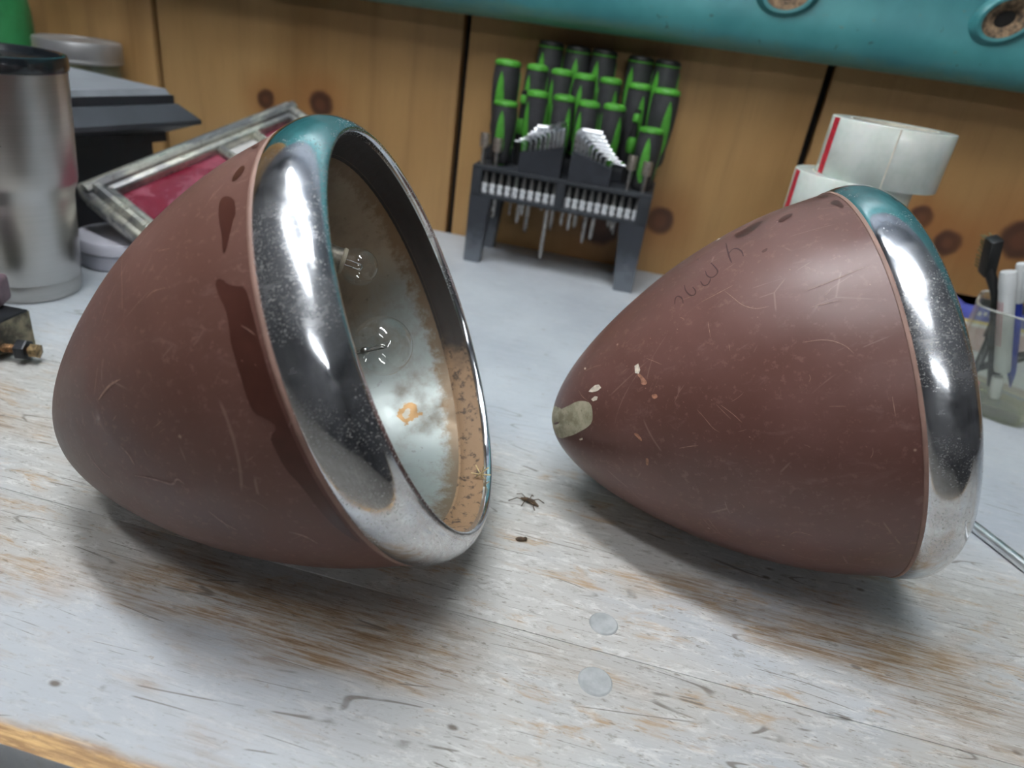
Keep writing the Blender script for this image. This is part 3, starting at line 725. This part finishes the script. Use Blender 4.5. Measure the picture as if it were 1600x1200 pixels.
def screwdriver(x, y, top, tipz, label, group, rz, scale=1.0, fat=1.0, dark=False):
    s_ = scale; base = top - .094 * s_
    r = thing('screwdriver', label, 'screwdriver', (x, y, base), (0, 0, rz), group); r.scale = (s_ * fat, s_ * fat, s_)
    inst(grip_me, 'grip', r); inst(bol_me, 'bolster', r)
    cp = inst(shade_cap_me if dark else cap_me, 'cap', r)
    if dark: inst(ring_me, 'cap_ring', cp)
    for k in range(3):
        o = inst(inl_me, 'inlay', r); o.rotation_euler = (0, 0, k * 2 * PI / 3)
    L = (base - tipz) / s_
    key = round(L, 3)
    if key not in shafts:
        shafts[key] = G().tube([(0, 0, -.002), (0, 0, -key + .012), (0, 0, -key + .004), (0, 0, -key)], [.0026, .0026, .0024, .0012], 12).mesh('shaft', STEEL, 30)
    inst(shafts[key], 'shaft', r)
R1 = [(-.206, .214), (-.014, .211)]
R2 = [(-.166, .232), (-.131, .232), (-.099, .230), (-.066, .231)]
R3 = [(-.217, .261), (-.177, .261), (-.144, .260), (-.113, .259), (-.079, .259), (-.041, .258), (-.006, .257)]
R4 = [(-.169, .289), (-.132, .288), (-.097, .289), (-.048, .288), (-.013, .288)]
tips = [.07, .015, .062, .055, .06, .05, .075, .058, .04, .065, .052, .048]
ti = 0
rn = random.Random(4)
for x, z in R1:
    screwdriver(x, .9385, z, .06, 'short green and grey screwdriver at the front rack corner by the ' + ('dark wall board gap' if x < -.11 else 'round wall knot'), 'corner screwdrivers', -PI / 2 + .1 + rn.uniform(-.2, .2), .84, 1.42)
for i, (x, z) in enumerate(R2):
    screwdriver(x, .9415, z, tips[i], 'green and grey screwdriver standing right behind the hex keys', 'screwdrivers behind the hex keys', -PI / 2 + (-.7, .7, -.55, .75)[i], 1.02, 1.06)
for i, (x, z) in enumerate(R3):
    screwdriver(x, .9725, z, tips[4 + i], ('thick green capped screwdriver at the rack end by the dark wall board gap' if i == 0 else 'thick green capped screwdriver at the rack end by the round wall knot' if i == 6 else 'green capped screwdriver between the thick end ones in the middle rack row'), 'middle row screwdrivers', -PI / 2 + rn.uniform(-.8, .8), 1.04, (1.25, 1.05, 1.05, 1.05, 1.05, 1.08, 1.25)[i])
for i, (x, z) in enumerate(R4):
    screwdriver(x, 1.0075, z, .03 + .01 * i, 'tallest screwdriver with shade-black cap in the rear rack row against the wall', 'rear row screwdrivers', -PI / 2 + rn.uniform(-.8, .8), 1.04, 1.24, True)
for x in (-.187, -.037):
    r = thing('precision_screwdriver', 'slim black precision screwdriver with green bands, nearer the ' + ('dark wall board gap' if x < -.11 else 'round wall knot'), 'screwdriver', (x, .960, .133), None, 'precision screwdrivers')
    G().lathe([(0, .0), (.004, 0), (.0045, .02), (.0035, .03), (.0048, .04), (.0048, .07), (.0036, .076), (.0045, .080), (.0045, .094), (0, .096)], 16).build('handle', BLK, r)
    G().lathe([(.0046, .040), (.0066, .044), (.0068, .054), (.0048, .060)], 16, close=True).build('band', GRN, r)
    G().lathe([(.0040, .078), (.0056, .080), (.0056, .087), (.0042, .090)], 16, close=True).build('band', GRN, r)
    G().tube([(0, 0, .001), (0, 0, -.07)], .0013, 8).build('shaft', STEEL, r)

# ================================================================== TUMBLER
def brushed():
    t = NT('brushed_steel'); p = t.obj(); n = t.noise(t.mapv(p, (8, 8, 900)), 1, 3, 0.6); b = t.noise(p, 18, 3)
    t.set(base=t.mix(n, (0.42, 0.41, 0.39), (0.52, 0.51, 0.49)), metal=1.0, rough=t.ramp(b, 0.3, 0.7, 0.27, 0.36), aniso=0.5)
    t.bump(n, 0.04, 0.0003); return t.m
BRUSH = brushed()
tum = thing('steel_tumbler', 'brushed steel drinking tumbler with a black lid', 'tumbler', (-.586, .548, 0))
G().lathe([(0, .0015), (.037, .0015), (.040, 0), (.0425, .001), (.0437, .004), (.0448, .0165), (.0445, .0175), (.0449, .0185), (.0468, .04), (.0488, .075), (.0500, .096), (.0512, .102), (.0540, .109), (.0552, .114), (.0560, .128), (.0580, .165), (.0598, .205), (.0600, .2085), (.0590, .2095), (.0570, .2090), (.0545, .17), (.050, .11), (.042, .01), (0, .008)], 72).build('body', BRUSH, tum)
LIDM = plain('smoked_lid', srgb(30, 34, 38), 0.2, 0, 0.1, 20, coat=0.4)
lid = G().lathe([(.0585, .2075), (.0612, .2098), (.0616, .2125), (.0616, .2190), (.0608, .2215), (.0590, .2222), (.0570, .2210), (.0555, .2165), (.02, .2160), (0, .2160), (0, .2120), (.056, .2120)], 72).build('lid', LIDM, tum)
G().box((.012, -.02, .2185), (.022, .03, .005), .002).build('slider', LIDM, lid)
mk = plain('engraving', srgb(104, 98, 92), .5, .5)
def arc_on(g, c, w, h, a0, a1, ang, z, r=.0573):
    pts = []
    for i in range(9):
        a = a0 + (a1 - a0) * i / 8; th = ang + w * math.cos(a) / r; zz = z + h * math.sin(a)
        pts.append(((r + .0002) * math.cos(th), (r + .0002) * math.sin(th), zz))
    g.tube(pts, .0005, 5)
g = G(); ang = math.radians(-52)
arc_on(g, 0, .006, .006, .5 * PI, 1.45 * PI, ang, .155); arc_on(g, 0, .008, .005, 1.5 * PI, 1.8 * PI, ang, .154); arc_on(g, 0, .006, .006, .2 * PI, .35 * PI, ang, .156)
g.build('engraved_mark', mk, tum)

# ================================================================== LEFT BACKGROUND
# mason jar
jar = thing('mason_jar', 'clear glass canning jar with a silver screw lid behind the stepped grey box', 'jar', (-.868, .968, 0))
JG = glass_mat('jar_glass', (0.86, 0.92, 0.90), 1.0, 0.06)
G().lathe([(0, .002), (.046, .002), (.052, .006), (.054, .02), (.054, .13), (.0545, .15), (.0535, .160), (.0535, .188), (.0510, .188), (.0510, .158), (.0520, .148), (.0515, .13), (.0515, .02), (.045, .006), (0, .006)], 48).build('glass', JG, jar)
lidm = plain('zinc_lid', srgb(170, 170, 170), .38, .6, .03, 40)
g = G(); n = 60
g.lathe([(.0505, .168), (.0575, .168), (.0582, .171), (.0574, .173), (.0582, .175), (.0582, .193), (.0570, .196), (.0545, .197), (.0530, .1955), (0, .1958), (0, .192), (.0555, .191)], 72)
g.build('screw_lid', lidm, jar)
# green bottle
bt = thing('green_bottle', 'green plastic bottle with yellow and black label at the bench end', 'bottle', (-1.0, .958, 0))
GB = plain('green_plastic', srgb(46, 120, 70), .35, 0, .12, 30)
G().lathe([(0, 0), (.045, 0), (.050, .005), (.050, .22), (.047, .245), (.036, .27), (.02, .285), (.017, .292), (.017, .305), (0, .305)], 48).build('body', GB, bt)
G().lathe([(.0504, .06), (.0510, .062), (.0510, .205), (.0504, .207)], 40, a0=-2.4, a1=-.75).build('label', plain('label_yellow', srgb(190, 180, 50), .4), bt)
G().lathe([(.0512, .11), (.0515, .112), (.0515, .165), (.0512, .167)], 40, a0=-2.2, a1=-.95).build('label_band', BLK, bt)
G().lathe([(.018, .292), (.020, .294), (.018, .325), (.006, .345), (0, .345)], 24).build('nozzle', BLK, bt)
# stepped grey box
d1 = Vector((-.226, -.974, 0)); ang = math.atan2(-d1.x, d1.y) + PI     # local -y runs along d1
pl = thing('stepped_box', 'dark grey stepped plinth with flared moulding behind the steel tumbler', 'plinth', (-.60, .81, 0), (0, 0, math.radians(-13)))
SG = plain('dark_grey_paint', srgb(56, 58, 64), .5, 0, .15, 12)
SGT = plain('grey_top', srgb(130, 134, 140), .55, 0, .12, 14)
# local: corner at origin, x to -.24, y to -.19
def tierbox(g, i, z0, z1, j=None):
    j = i if j is None else j
    g.hexa([(-.24 - i, -.19 - i, z0), (i, -.19 - i, z0), (i, i, z0), (-.24 - i, i, z0), (-.24 - j, -.19 - j, z1), (j, -.19 - j, z1), (j, j, z1), (-.24 - j, j, z1)])
g = G(); tierbox(g, -.020, 0, .112); g.build('body', SG, pl, smooth=0)
g = G(); tierbox(g, -.014, .0, .018); g.build('foot', SG, pl, smooth=0)
g = G(); tierbox(g, -.008, .112, .124); g.build('neck', plain('neck_grey', srgb(52, 54, 60), .6), pl, smooth=0)  # neck slightly darker than the body
g = G(); tierbox(g, .022, .136, .141, .022); tierbox(g, .022, .141, .158, .004); tierbox(g, -.006, .124, .136, .020); g.build('moulding', SG, pl, smooth=0)
g = G(); tierbox(g, .001, .158, .168); g.build('upper_step', plain('charcoal_edge', srgb(40, 42, 48), .45), pl, smooth=0)
g = G(); tierbox(g, -.002, .168, .1745, -.005); g.build('top_slab', SGT, pl, smooth=0)
# white tub
tub = thing('white_tub', 'low white plastic tub with lid under the red glazed frame', 'tub', (-.574, .664, 0)); tub.scale = (.92, .92, .78)
WP = plain('white_plastic', srgb(186, 186, 196), .4, 0, .08, 20)
G().lathe([(0, 0), (.045, 0), (.048, .003), (.050, .022), (0, .022)], 48).build('body', WP, tub)
G().lathe([(0, .022), (.0485, .022), (.0495, .0235), (.052, .025), (.052, .038), (.050, .041), (.02, .042), (0, .042)], 48).build('lid', WP, tub)
# red glazed frame
A0 = Vector((-.609, .65, .075)); B0 = Vector((-.508, .90, .156)); C0 = A0 + Vector((.084, -.02, -.028))
ux = (B0 - A0).normalized(); uy = (C0 - A0); uy = (uy - uy.dot(ux) * ux).normalized(); uz = ux.cross(uy)
if uz.z < 0: uz = -uz
LEN = .30; WID = .20
E0 = A0 + uy * WID
fm = thing('red_glazed_frame', 'tarnished metal frame with red and clear panes propped between box and headlamp', 'glazed frame', (A0 + uy * WID - uz * .0).to_tuple())
FMX = Matrix(((ux.x, uy.x, uz.x, 0), (ux.y, uy.y, uz.y, 0), (ux.z, uy.z, uz.z, 0), (0, 0, 0, 1)))
fm.matrix_world = T(A0) @ FMX
def tarnrail():
    t = NT('tarnished_nickel'); p = t.obj(); n = t.noise(t.mapv(p, (12, 40, 40)), 1, 5, .7); f = t.noise(p, 160, 3)
    c = t.mix(t.ramp(n, .4, .62), srgb(214, 212, 198), srgb(120, 120, 122)); c = t.mix(t.ramp(f, .6, .72, 0, .6), c, srgb(70, 60, 46))
    t.set(base=c, metal=.75, rough=t.ramp(n, .3, .7, .25, .45)); return t.m
RAIL = tarnrail()
def rail(name, p, q, w, h, parent):
    p, q = Vector(p), Vector(q); d = q - p; L = d.length; a = math.atan2(d.y, d.x)
    m = T((p + q) / 2) @ RZ(a)
    o = G().box((0, 0, 0), (L, w, h), .0035, m=m, seg=3).build(name, RAIL, parent)
    G().tube([(-L / 2 + .002, 0, h / 2 - .001), (L / 2 - .002, 0, h / 2 - .001)], w * .26, 10, m=m).build('bead_moulding', RAIL, o)
    return o
rail('rail', (0, .012, 0), (LEN, .012, 0), .030, .020, fm); rail('rail', (0, WID - .012, 0), (LEN, WID - .012, 0), .026, .020, fm)
rail('stile', (.013, .012, 0), (.013, WID - .012, 0), .030, .020, fm); rail('stile', (LEN - .011, .012, 0), (LEN - .011, WID - .012, 0), .024, .020, fm)
rail('glazing_bar', (.168, .02, 0), (.168, WID - .02, 0), .012, .014, fm); rail('glazing_bar', (.222, .02, 0), (.222, WID - .02, 0), .012, .014, fm)
def redglass():
    t = NT('dusty_red_glass'); p = t.obj(); n = t.noise(p, 22, 4, .6, .6)
    t.set(base=t.mix(t.ramp(n, .35, .75), srgb(106, 16, 38), srgb(146, 72, 90)), rough=t.ramp(n, .3, .7, .18, .4), coat=.5, coatr=.12); return t.m
RG = redglass()
for a, b, m in ((.022, .163, RG), (.173, .217, plain('frosted_pane', srgb(188, 186, 184), .35, 0, .12, 30)), (.227, LEN - .022, RG)):
    G().box(((a + b) / 2, WID / 2, -.003), (b - a, WID - .046, .004)).build('pane', m, fm, smooth=0)
# black clamp bracket with bolt
br = thing('clamp_bracket', 'black steel channel bracket with a rusty bolt beside the tumbler', 'bracket', (-.5035, .399, -.002), (0, 0, math.radians(4)))
BS = plain('black_steel', srgb(44, 46, 50), .4, .5, .3, 60)
BSI = plain('grimy_steel', srgb(120, 112, 92), .5, .5, .5, 80)
G().box((-.02, .020, .034), (.075, .058, .003), .0008).build('top_plate', BS, br)
G().hexa([(-.0575, .047, .006), (.017, .047, .006), (.017, .050, .006), (-.0575, .050, .006), (-.0575, .047, .034), (.017, .047, .034), (.017, .050, .034), (-.0575, .050, .034)]).build('rear_flange', BSI, br, smooth=0)
G().hexa([(.0145, .004, .010), (.0175, .004, .010), (.0175, .05, .002), (.0145, .05, .002), (.0145, -.009, .034), (.0175, -.009, .034), (.0175, .05, .034), (.0145, .05, .034)]).build('side_flange', BSI, br, smooth=0)
bo = G().tube([(-.03, .008, .013), (.040, .022, .013)], .0032, 12).build('bolt', plain('rusty_thread', srgb(150, 112, 76), .6, .5, .4, 220), br)
gg = G()
for k in range(26): gg.lathe([(.0032, 0), (.0038, .0008), (.0032, .0016)], 12, T((-.026 + k * .0023, .0088 + k * .00046, .013)) @ RZ(.2) @ RY(PI / 2))
gg.build('thread', plain('rusty_thread', (0, 0, 0)), bo)
for x, yy in ((.003, .0146), (.033, .0206)): G().lathe([(.0032, -.004), (.0085, -.004), (.0090, -.003), (.0090, .003), (.0085, .004), (.0032, .004)], 6, T((x, yy, .013)) @ RZ(.2) @ RY(PI / 2)).build('nut', BS, br, smooth=0)
G().lathe([(0, -.003), (.0060, -.003), (.0062, .003), (0, .004)], 6, T((.042, .0224, .013)) @ RZ(.2) @ RY(PI / 2)).build('bolt_head', plain('brass_head', srgb(140, 118, 84), .5, .6, .4, 200), br, smooth=0)
mb = thing('mauve_block', 'small mauve rounded eraser-like block lying on the black bracket', 'block', (-.529, .440, .0339), (0, 0, .45))
G().box((0, 0, .012), (.044, .026, .024), .004, seg=3).build('block', plain('mauve', srgb(112, 92, 100), .6, 0, .2, 80), mb)
G().box((-.014, 0, .012), (.012, .0268, .0248), .004, seg=3).build('sleeve', plain('mauve_sleeve', srgb(92, 74, 84), .6), mb)

# ================================================================== RIGHT BACKGROUND
def tapem():
    t = NT('packing_tape'); p = t.obj(); n = t.noise(p, 40, 3)
    t.set(base=t.mix(t.ramp(n, .3, .7), srgb(206, 214, 206), srgb(226, 230, 224)), rough=.22, sss=.1, coat=.3); return t.m
TAPE = tapem(); CARD = plain('white_card', srgb(222, 216, 200), .7); RED = plain('red_print', srgb(206, 44, 62), .5, 0, .25, 300)
body_me = G().lathe([(.040, 0), (.0555, 0), (.0560, .0006), (.0560, .0526), (.0555, .0532), (.040, .0532)], 72, close=True).mesh('film', TAPE, 40)
core_me = G().lathe([(.038, .0002), (.0401, .0002), (.0401, .0530), (.038, .0530)], 72, close=True).mesh('core', CARD, 40)
g = G(); g.lathe([(.0560, .0008), (.05625, .0010), (.05625, .0522), (.0560, .0524)], 8, a0=0, a1=.19)
strip_me = g.mesh('red_strip', RED, 40)
end_me = G().box((.0564, 0, .0266), (.0003, .0012, .0524)).mesh('tape_end', CARD, 0)
rolls = [(.211, .762, .0), (.203, .765, .3), (.209, .760, .7), (.194, .764, -.06), (.212, .760, 0.0)]
tl = ['clear packing tape roll, lowest of the stack', 'clear packing tape roll, second from the bench in the stack', 'clear packing tape roll in the middle of the stack', 'clear packing tape roll just under the topmost roll', 'clear packing tape roll with red stripe, topmost of the stack']
for i, (x, y, a) in enumerate(rolls):
    r = thing('tape_roll', tl[i], 'tape roll', (x, y, i * .0532), (0, 0, a), 'stacked tape rolls')
    inst(body_me, 'film', r); inst(core_me, 'core', r)
    o = inst(strip_me, 'red_strip', r); o.rotation_euler = (0, 0, math.radians(188))
    o = inst(end_me, 'tape_end', r); o.rotation_euler = (0, 0, math.radians(262))
# glass cup
cup = thing('glass_cup', 'thick square glass cup holding brush and pens on the bench', 'glass cup', (.408, .775, 0), (0, 0, math.radians(-25)))
CG = glass_mat('cup_glass', (0.92, 0.935, 0.90), 1.3, 0.03)
CBM = glass_mat('cup_base_glass', (0.86, 0.88, 0.70), 1.6, 0.15)
def sq_ring(g, a, z, n=40, e=5.0):
    return [g.bm.verts.new((a * math.copysign(abs(math.cos(t)) ** (2 / e), math.cos(t)), a * math.copysign(abs(math.sin(t)) ** (2 / e), math.sin(t)), z)) for t in [2 * PI * i / n for i in range(n)]]
def sq_lathe(prof, closed=False):
    g = G(); rows = [sq_ring(g, a, z) for a, z in prof]; n = 40
    for p, q in list(zip(rows[:-1], rows[1:])) + ([(rows[-1], rows[0])] if closed else []):
        for i in range(n): g.bm.faces.new((p[i], p[(i + 1) % n], q[(i + 1) % n], q[i]))
    if not closed: g.bm.faces.new(rows[0]); g.bm.faces.new(rows[-1])
    return g
sq_lathe([(.0435, .0165), (.0455, .06), (.047, .111), (.0460, .1122), (.0445, .111), (.043, .06), (.041, .0165)], True).build('wall', CG, cup, smooth=50)
sq_lathe([(.037, 0), (.041, .002), (.0435, .008), (.0435, .0165), (.040, .018)]).build('base', CBM, cup, smooth=50)
sq_lathe([(.0462, .1108), (.0472, .1112), (.0474, .1122), (.0464, .1130), (.0448, .1126), (.0444, .1114)], True).build('rim', glass_mat('cup_rim_glass', (0.8, 0.83, 0.78), 2.5, 0.45), cup, smooth=60)
# brush in the cup
def stick(name, label, cat, p, q): 
    p, q = Vector(p), Vector(q); r = thing(name, label, cat, p.to_tuple()); r.rotation_euler = zdir(q - p).to_euler(); return r, (q - p).length
r, L = stick('wire_brush', 'black handled brush with bristles leaning out of the glass cup', 'brush', (.418, .789, .020), (.372, .780, .128))
G().tube([(0, 0, 0), (0, 0, .05), (0, 0, L - .012), (-.0015, -.001, L - .002), (-.008, -.002, L + .010), (-.012, -.002, L + .020)], [.006, .0062, .0056, .0052, .0050, .0055], 12).build('handle', BLK, r)
hd = G().box((0, 0, 0), (.014, .012, .044), .0015, m=T((-.010, -.002, L + .032)) @ RY(math.radians(16))).build('brush_head', BLK, r)
g = G(); rn = random.Random(2)
for i in range(9):
    for j in range(3):
        m = T((-.010, -.002, L + .032)) @ RY(math.radians(16))
        g.tube([(-.006, -.0035 + .0035 * j, -.019 + i * .0046), (-.0155 - rn.uniform(0, .002), -.0035 + .0035 * j + rn.uniform(-.001, .001), -.020 + i * .0046 + rn.uniform(-.001, .001))], .0009, 5, m=m)
tag(g.build('bristles', plain('bristle_olive', srgb(112, 104, 66), .6), hd), kind='stuff')
# marker
r, L = stick('white_marker', 'white capped marker with pink print in the glass cup', 'marker', (.399, .750, .050), (.3635, .756, .151))
WM = plain('marker_white', srgb(214, 216, 216), .4, 0, .05, 30)
G().lathe([(0, 0), (.0068, 0), (.0074, .003), (.0076, .090), (.0070, .0905), (0, .0905)], 24).build('barrel', WM, r)
G().lathe([(0, .089), (.0080, .089), (.0082, .092), (.0078, L - .004), (.0070, L), (0, L + .0005)], 24).build('cap', WM, r)
g = G()
for k in range(6): g.lathe([(.00765, .030), (.00775, .031), (.00775, .076), (.00765, .077)], 2, a0=-2.3 + k * .32, a1=-2.3 + k * .32 + .13)
g.build('print', plain('pink_print', srgb(204, 140, 146), .5), r)
# pens
PB = plain('pen_blue', srgb(40, 58, 160), .35)
def pen(p, q, label, c1, c2):
    r, L = stick('pen', label, 'pen', p, q)
    G().lathe([(0, -.004), (.0012, 0), (.0036, .012), (.0042, .016), (.0042, L * .72), (0, L * .72)], 16).build('barrel', c1, r)
    cp = G().lathe([(0, L * .70), (.0052, L * .70), (.0052, L - .002), (.0044, L), (0, L)], 16).build('cap', c2, r)
    G().box((.0062, 0, L * .84), (.0016, .003, L * .25), .0005).build('clip', c2, cp)
pen((.424, .770, .030), (.3745, .762, .160), 'white capped blue pen leaning right in the glass cup', PB, WM)
pen((.385, .795, .026), (.432, .770, .070), 'short black pen with red tip lying low inside the glass cup', BLK, BLK)
pen((.384, .768, .030), (.400, .805, .085), 'black pen leaning across the back of the glass cup', BLK, BLK)
r, L = stick('chalk_stub', 'short white stub at the bottom of the glass cup', 'stub', (.404, .750, .0195), (.3985, .751, .043))
G().lathe([(0, 0), (.0048, 0), (.0056, .003), (.0056, L - .002), (.0048, L), (0, L)], 20).build('cap', WM, r)
r, L = stick('red_stopper', 'tiny red plastic stopper at the bottom of the glass cup', 'stopper', (.385, .757, .0195), (.383, .757, .030))
G().lathe([(0, 0), (.004, 0), (.0042, L), (0, L + .001)], 16).build('cap', RED, r)
# printed box at the wall
bx = thing('printed_box', 'flat printed blue, yellow and pink carton against the wall', 'carton', (.56, .985, 0))
G().box((0, 0, .030), (.26, .05, .060), .001).build('carton', plain('carton_pink', srgb(196, 168, 166), .5, 0, .1, 20), bx)
G().box((0, -.0003, .0505), (.2602, .0500, .019), .0008).build('blue_band', plain('carton_blue', srgb(84, 92, 176), .4), bx)
G().box((0, -.0004, .0395), (.2604, .0502, .0040), .0005).build('yellow_band', plain('carton_yellow', srgb(222, 196, 110), .4), bx)
G().box((0, -.0004, .0350), (.2603, .0502, .0050), .0005).build('white_band', plain('carton_white', srgb(224, 220, 214), .4), bx)
g = G()
for k in range(6): g.box((-.108 + k * .007, -.0256, .051 + .001 * (k % 2)), (.004, .0004, .005))
g.build('lettering', plain('carton_white', (0, 0, 0)), bx, smooth=0)
# steel rod
rd = thing('steel_rod', 'slim polished steel rod lying on the bench past the chrome rim', 'rod', (.300, .507, 0)); 
RODM = plain('rod_steel', (0.70, 0.71, 0.72), .38, 1.0, .05, 60)
dv = Vector((.0215, -.0393, 0)).normalized(); L = .20
G().tube([(0, 0, .0042), tuple(dv * .004 + Vector((0, 0, .0042))), tuple(dv * L + Vector((0, 0, .0042)))], [.0030, .0042, .0042], 20).build('shaft', RODM, rd)
G().tube([tuple(dv * -.004 + Vector((0, 0, .0042))), tuple(dv * .001 + Vector((0, 0, .0042)))], [.0012, .0024], 14).build('point', RODM, rd)

# ================================================================== CRUMBS ON THE BENCH
DRY = plain('dry_brown', srgb(84, 66, 48), .8, 0, .4, 400); STRAW = plain('straw', srgb(206, 184, 136), .7, 0, .2, 300)
bug = thing('dried_insect', 'small curled dead insect with thin legs between the headlamps', 'insect', (-.036, .400, 0))
G().tube([(-.006, .001, .0014), (-.002, 0, .0024), (.003, -.001, .0022), (.008, -.003, .001)], [.0006, .0016, .0018, .0005], 8).build('body', DRY, bug)
for i, (dx, dy) in enumerate(((-.014, -.004), (-.010, .006), (.002, .008), (.006, -.008), (.011, .003), (-.004, -.007))):
    G().tube([(dx * .2, dy * .2, .002), (dx * .6, dy * .6, .0035), (dx, dy, .0004)], .00035, 5).build('leg', DRY, bug)
ch = thing('dirt_crumb', 'single dark crumb of dirt in front of the gap between headlamps', 'crumb', (-.033, .357, 0))
G().sphere((0, 0, .0014), .0022, sq=(1.6, .8, .7), m=RZ(.3), seg=8).sphere((.003, .001, .0018), .0015, seg=8).build('crumb', DRY, ch)
ws = thing('straw_wisp', 'pale straw wisps caught at the bottom of the chrome rim', 'straw', (0, 0, 0))
wm = Matrix((Vector(AX_L[0]), Vector(AX_L[1]), Vector(AX_L[2]))).transposed()
def Lp(x, y, z): return Vector((-0.3107, 0.3014, 0.0417)) + wm @ Vector((x, y, z))
c0 = Lp(.012, -.1095, .2270); ws.location = c0
for a, b in (((-.004, .001, -.003), (.004, -.001, .009)), ((.004, 0, -.002), (-.005, .001, .007)), ((0, 0, -.003), (.001, -.002, .010)), ((-.007, 0, .001), (.006, 0, .003))):
    G().tube([a, ((a[0] + b[0]) / 2, -.002, (a[2] + b[2]) / 2 + .001), b], .0004, 5).build('straw', STRAW, ws)
